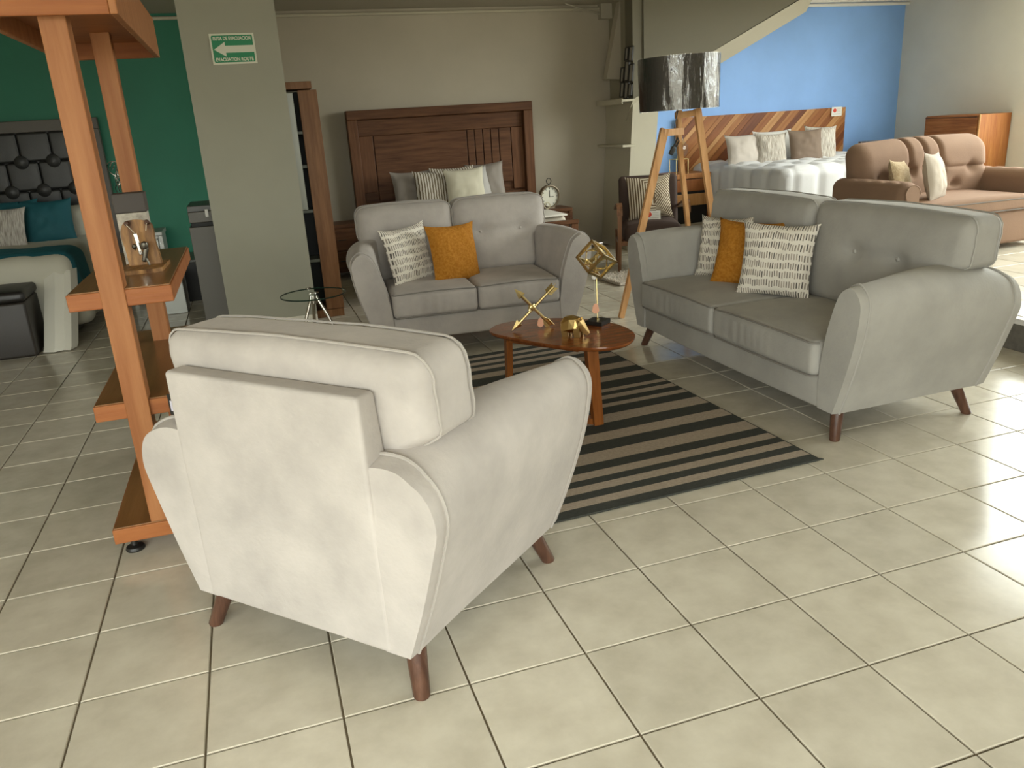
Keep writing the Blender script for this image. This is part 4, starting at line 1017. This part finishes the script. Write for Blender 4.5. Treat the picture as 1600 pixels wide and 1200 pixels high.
# chest of drawers against the right wall
ch = thing('chest_of_drawers', 'parota-wood chest of drawers against the right wall behind the tan sofa', 'chest', (7.09, 4.93, PZ))
c1(-.19, .24, -.37, .37, .0, 1.0).obj('carcass', tones[4], ch, smooth=False)
c1(-.205, -.191, -.375, -.355, 0, 1.005).obj('edge_strip', tones[3], ch, smooth=False)
ty_ = [wood('parota_drawer_%d' % i, a_, b_, 'y', .45, s=.8) for i, (a_, b_) in enumerate((((.11, .034, .014), (.26, .09, .03)), ((.17, .055, .018), (.34, .14, .05))))]
for k in range(4):
    d = c1(-.212, -.192, -.345, .365, .06 + k * .236, .06 + k * .236 + .225).obj('drawer', ty_[k % 2], ch, smooth=False)
    c1(-.216, -.212, -.345, .365, .06 + k * .236 + .205, .06 + k * .236 + .212).obj('finger_groove', M_dark, d, smooth=False)

# ------------------------------------------------------------------ tan tufted sofa on the platform
M_tan = mat('tan_velvet', (.235, .145, .095), .85, bump=.1, bscale=90, sheen=.5, var=.05, vscale=3)
tn = thing('tufted_sofa', 'tan velvet sofa with tufted rolled back on the raised platform', 'sofa', (4.80, 2.95, PZ))
HW = .70
MB().add(rbox(2 * HW + .02, .84, .27, .03, 2, (8, 4, 2)), Matrix.Translation((0, 0, .18))).obj('base', M_tan, tn)
def tseat(p):
    q = Vector(p); 
    if q.z > 0: q.z += .02 * (1 - (q.x / .53) ** 2)
    return q
MB().add(rbox(1.05, .70, .12, .035, 3, (10, 6, 2), fn=tseat), Matrix.Translation((0, -.09, .365))).obj('seat_cushion', M_tan, tn)
MB().add(tube([(x / 20 * .52, -.44, .40) for x in range(-20, 21)], .005, 6)).add(tube([(x / 20 * .52, -.44, .318) for x in range(-20, 21)], .005, 6)).obj('seam', M_seam, tn)
def tback(p):
    q = Vector(p); u, v = q.x, q.z
    folds = (-.18, -.02, .14); d = 0
    if q.z > -.15 and q.y < .11:
        for fx in folds:
            d += .055 * math.exp(-((u - fx - .03 * (v < .05)) / .016) ** 2) * max(0, min(1, (v + .05) / .12))
        for (bx, bz) in [(x, .03) for x in folds] + [(-.48, .0), (.47, .02), (.30, -.12), (-.34, -.13)]: d += .05 * math.exp(-((u - bx) ** 2 + (v - bz) ** 2) / .0022)
        if u > .2: d += .018 * math.exp(-((v - .03) / .012) ** 2)
    n_ = Vector((0, -1, .0)) if v < .12 else Vector((0, -.5, .85))
    q -= n_ * d
    k = max(0, (v + .25) / .6)
    q.y -= .05 * math.sin(PI * min(1, k)); q.y += .06 * k
    q.z += .02 * math.cos(q.x * 2.3) + .012 * q.x
    return q
MB().add(rbox(1.37, .27, .58, .125, 6, (70, 4, 22), fn=tback), Matrix.Translation((0, .30, .59))).obj('backrest', M_tan, tn, angle=80)
for s in (-1, 1):
    def tarm(p, s=s):
        q = Vector(p)
        for k in range(5):
            yb = -.30 + k * .15
            if q.z > .10: q.z -= .018 * math.exp(-((q.y - yb) ** 2 + (q.x - s * .01) ** 2) / .0006)
            if s * q.x > .04: q.x -= s * .016 * math.exp(-((q.y - yb) ** 2 + (q.z - .02) ** 2) / .0006)
        if q.z < 0: q.x *= .85
        return q
    MB().add(rbox(.185, .84, .57, .085, 5, (4, 40, 14), fn=tarm), Matrix.Translation((s * (HW - .095) + s * .09, 0, .325))).obj('armrest', M_tan, tn, angle=80)
    oc = MB().add(lathe([(.001, .006), (.066, .006), (.070, 0)], 24, cap=False), Matrix.Translation((s * (HW - .005), -.418, .515)) @ FX)
    oc.add(box(s * (HW - .005) - .062, s * (HW - .005) + .062, -.4215, -.414, .08, .515)); oc.obj('arm_facing', M_tan, tn)
    MB().add(tube([(s * (HW - .005) + .07 * math.cos(a), -.422, .515 + .07 * math.sin(a)) for a in [PI * k / 16 for k in range(17)]], .005, 6)).obj('arm_piping', M_tan, tn)
    for k in range(5):
        bt = MB().add(lathe([(.001, .006), (.010, .004), (.012, 0)], 10), tf((s * (HW + .085), -.30 + k * .15, .345), 0) @ Matrix.Rotation(s * PI / 2, 4, 'Y')); bt.obj('button', M_tan, tn)
for (x, y) in ((-.62, -.36), (.62, -.36), (-.62, .36), (.62, .36)): MB().add(lathe([(.018, 0), (.026, .06)], 14), Matrix.Translation((x, y, 0))).obj('leg', M_leg, tn)
M_bur = mat('burlap_pillow', (.36, .26, .15), .95, col2=(.50, .40, .26), stretch=(1, 1, 1), vscale=90, bump=.4, bscale=150); M_bei = mat('beige_pillow', (.40, .345, .28), .85, bump=.1, bscale=60)
pillow('burlap-textured beige pillow half behind the paler one on the tan sofa', M_bur, (4.35, 2.93, PZ + .58), 30, -14, 6, .33, .33, seed=41)
pillow('smooth beige pillow leaning at the middle of the tan sofa', M_bei, (4.57, 2.80, PZ + .60), 30, -12, 3, .36, .38, seed=42)

# ------------------------------------------------------------------ bed in the green corner
M_blk = mat('black_leatherette', (.018, .018, .017), .45, bump=.1, bscale=120); M_hbf = mat('charcoal_headboard_frame', (.075, .065, .052), .5, bump=.1, bscale=120)
gb = thing('bed', 'bed with black tufted headboard and teal runner against the green wall', 'bed', (-2.95, 6.15, 0))
gx = -2.95
hbf = MB()
for a in ((-1.05, 1.045, -.03, .05, 1.585, 1.685), (.955, 1.045, -.03, .05, 0, 1.584), (-1.05, -.955, -.03, .05, 0, 1.584)): hbf.add(cbox(*a))
hbf.obj('headboard_frame', M_hbf, gb, smooth=False)
c1(-.96, .96, .0, .04, .1, 1.60).obj('headboard_board', M_blk, gb, smooth=False)
for r_ in range(5):
    z1 = 1.583 - r_ * .255; off = .13 if r_ % 2 else 0
    for k in range(-1, 8):
        x0 = -.955 + k * .262 + off; x1_ = x0 + .262; x0 = max(x0, -.953); x1_ = min(x1_, .953)
        if x1_ - x0 < .05: continue
        MB().add(rbox(x1_ - x0 - .001, .07, .254, .022, 3, (3, 1, 3)), Matrix.Translation(((x0 + x1_) / 2, -.005, z1 - .1265))).obj('tufted_panel', M_blk, gb)
        if r_ < 4 and x1_ < .94: MB().add(lathe([(.001, .026), (.035, .022), (.058, .008), (.063, -.012)], 22), Matrix.Translation((x1_, -.042, z1 - .254)) @ FX).obj('tuft_button', M_blk, gb)
c1(-.80, .84, -1.68, -.06, .06, .26).obj('bed_base', M_blk, gb, smooth=False)
M_cov = mat('ivory_coverlet', (.46, .44, .36), .85, bump=.2, bscale=10, sheen=.2); M_teal = mat('teal_velvet', (.006, .085, .105), .75, bump=.1, bscale=60, sheen=.4)
def drape(hx, seed):
    def fn(p):
        q = Vector(p); n1 = noise.noise(Vector((q.x * 4 + seed, q.y * 4, q.z * 2)))
        k = max(0, (.2 - q.z) / .5)
        if abs(q.x) > hx * .9: q.x += (.03 * math.sin(q.y * 17) * k + .05 * k) * (1 if q.x > 0 else -1)
        if q.y < -.8: q.y += .025 * math.sin(q.x * 15) * k
        q.z += n1 * .014 + noise.noise(Vector((q.x * 11, q.y * 11, 3))) * .006; q.x += n1 * .01
        return q
    return fn
MB().add(rbox(1.72, 1.68, .58, .10, 4, (30, 44, 12), fn=drape(.86, 1)), Matrix.Translation((.03, -.88, .375))).obj('coverlet', M_cov, gb, angle=80)
MB().add(rbox(1.735, .56, .40, .10, 4, (30, 16, 8), fn=drape(.86, 1)), Matrix.Translation((.035, -1.40, .485))).obj('bed_runner', M_teal, gb, angle=80)
# coverlet corner trailing to the floor
MB().add(loft([[(x0 + dx, y0 + dy, z) for dx, dy in ((-.13, -.02), (-.05, -.06), (.01, -.03), (.06, -.06), (.09, .04), (.03, .12), (-.06, .14), (-.12, .06))] for x0, y0, z in ((.82, -1.66, .54), (.82, -1.76, .42), (.81, -1.90, .26), (.80, -2.00, .12), (.79, -2.05, .03), (.78, -2.06, .006))])).obj('coverlet_corner', mat('ivory_lining', (.62, .60, .52), .85, bump=.2, bscale=14), gb)
pillow('teal pillow leaning on the ivory coverlet of the green-corner bed', M_teal, (gx + .56, 5.64, .82), 4, -16, 0, .40, .38, seed=51)
pillow('printed ivory pillow at the far left of the green-corner bed', mat('print_ivory', (.55, .52, .46), .85, col2=(.25, .22, .19), stretch=(60, 1, 6), vscale=2, det=2), (gx + .23, 5.46, .80), -4, -16, 2, .38, .36, seed=52)
pillow('teal pillow behind the printed ivory pillow on the green-corner bed', M_teal, (gx + .24, 5.76, .84), 0, -16, 0, .46, .36, seed=53)
pillow('ivory sleeping pillow at the right rear of the green-corner bed', M_cov, (gx + .70, 5.90, .78), 0, -30, 0, .5, .36, seed=54)
# ottoman
ot = thing('ottoman', 'black leatherette storage ottoman at the foot of the green-corner bed', 'ottoman', (-2.775, 4.03, 0), math.radians(2))
def ol(p):
    q = Vector(p)
    if q.z > 0: q.z += .02 * (1 - (q.x / .45) ** 2) * (1 - (q.y / .25) ** 2)
    return q
Mbk = mat('brown_black_leatherette', (.022, .017, .013), .5, bump=.1, bscale=100)
MB().add(rbox(.92, .46, .40, .02, 2, (2, 2, 2)), Matrix.Translation((0, .16, .205))).obj('body', Mbk, ot)
MB().add(rbox(.935, .475, .075, .03, 3, (8, 6, 1), fn=ol), Matrix.Translation((0, .16, .445))).obj('lid', mat('black_seat_leatherette', (.012, .010, .009), .45), ot)

# mirrored nightstand and crystal lamp right of that bed
M_silv = mat('silver_lacquer', (.26, .26, .23), .35, .2)
nightstand(-1.86, -1.50, 5.72, 6.14, .64, M_silv, 'silver nightstand right of the black tufted headboard')
kl = thing('crystal_lamp', 'black lamp with looping crystal rings seen between the shelf posts', 'lamp', (-1.79, 5.92, .64))
MB().add(lathe([(.06, 0), (.06, .015), (.012, .03), (.010, .35)], 18)).obj('base', M_black, kl)
kr = random.Random(9)
for k in range(9):
    R_ = kr.uniform(.045, .085); a = kr.uniform(0, PI); t = kr.uniform(-.6, .6); cz = .36 + .035 * k * .9
    Mk = Matrix.Translation((kr.uniform(-.05, .06), kr.uniform(-.03, .03), cz)) @ Matrix.Rotation(a, 4, 'Z') @ Matrix.Rotation(t, 4, 'X')
    MB().add(tube([(R_ * math.cos(2 * PI * i / 24), 0, R_ * math.sin(2 * PI * i / 24)) for i in range(24)], .0045, 6, closed=True), Mk).obj('crystal_ring', M_chrome, kl)
# grey dresser half behind the column, black cabinet further back
M_gl = mat('grey_lacquer', (.115, .105, .085), .45); M_gl2 = mat('grey_lacquer_dark', (.06, .058, .048), .4)
dr = thing('dresser', 'dark grey lacquered dresser half hidden behind the column', 'dresser', (-.95, 4.62, 0))
c1(-.215, .30, -.12, .45, .885, .93).obj('top', M_gl2, dr, smooth=False)
c1(-.215, .30, -.125, .45, .80, .884).obj('drawer_front', M_gl, dr, smooth=False)
c1(-.205, .29, -.11, .44, .765, .80).obj('recess', M_dark, dr, smooth=False)
c1(-.225, .30, -.12, .45, 0, .765).obj('body', M_gl, dr, smooth=False)
c1(-.085, -.06, -.14, -.12, .84, .90).obj('paper_tag', M_white, dr, smooth=False)
bc = thing('low_cabinet', 'black low cabinet beside the green wall behind the dresser', 'cabinet', (-1.32, 5.75, 0))
c1(-.20, .22, -.25, .30, 0, .36).obj('body', M_dark, bc, smooth=False); c1(-.21, .23, -.26, .31, .36, .385).obj('top', M_gl2, bc, smooth=False)
gp = thing('panel_screen', 'grey lacquered low bench end behind the honey shelf', 'bench', (-1.48, 4.98, 0))
c1(-.12, .14, 0, .35, 0, .30).obj('body', M_silv, gp, smooth=False); c1(-.125, .145, -.004, .355, .30, .32).obj('top', M_gl, gp, smooth=False)
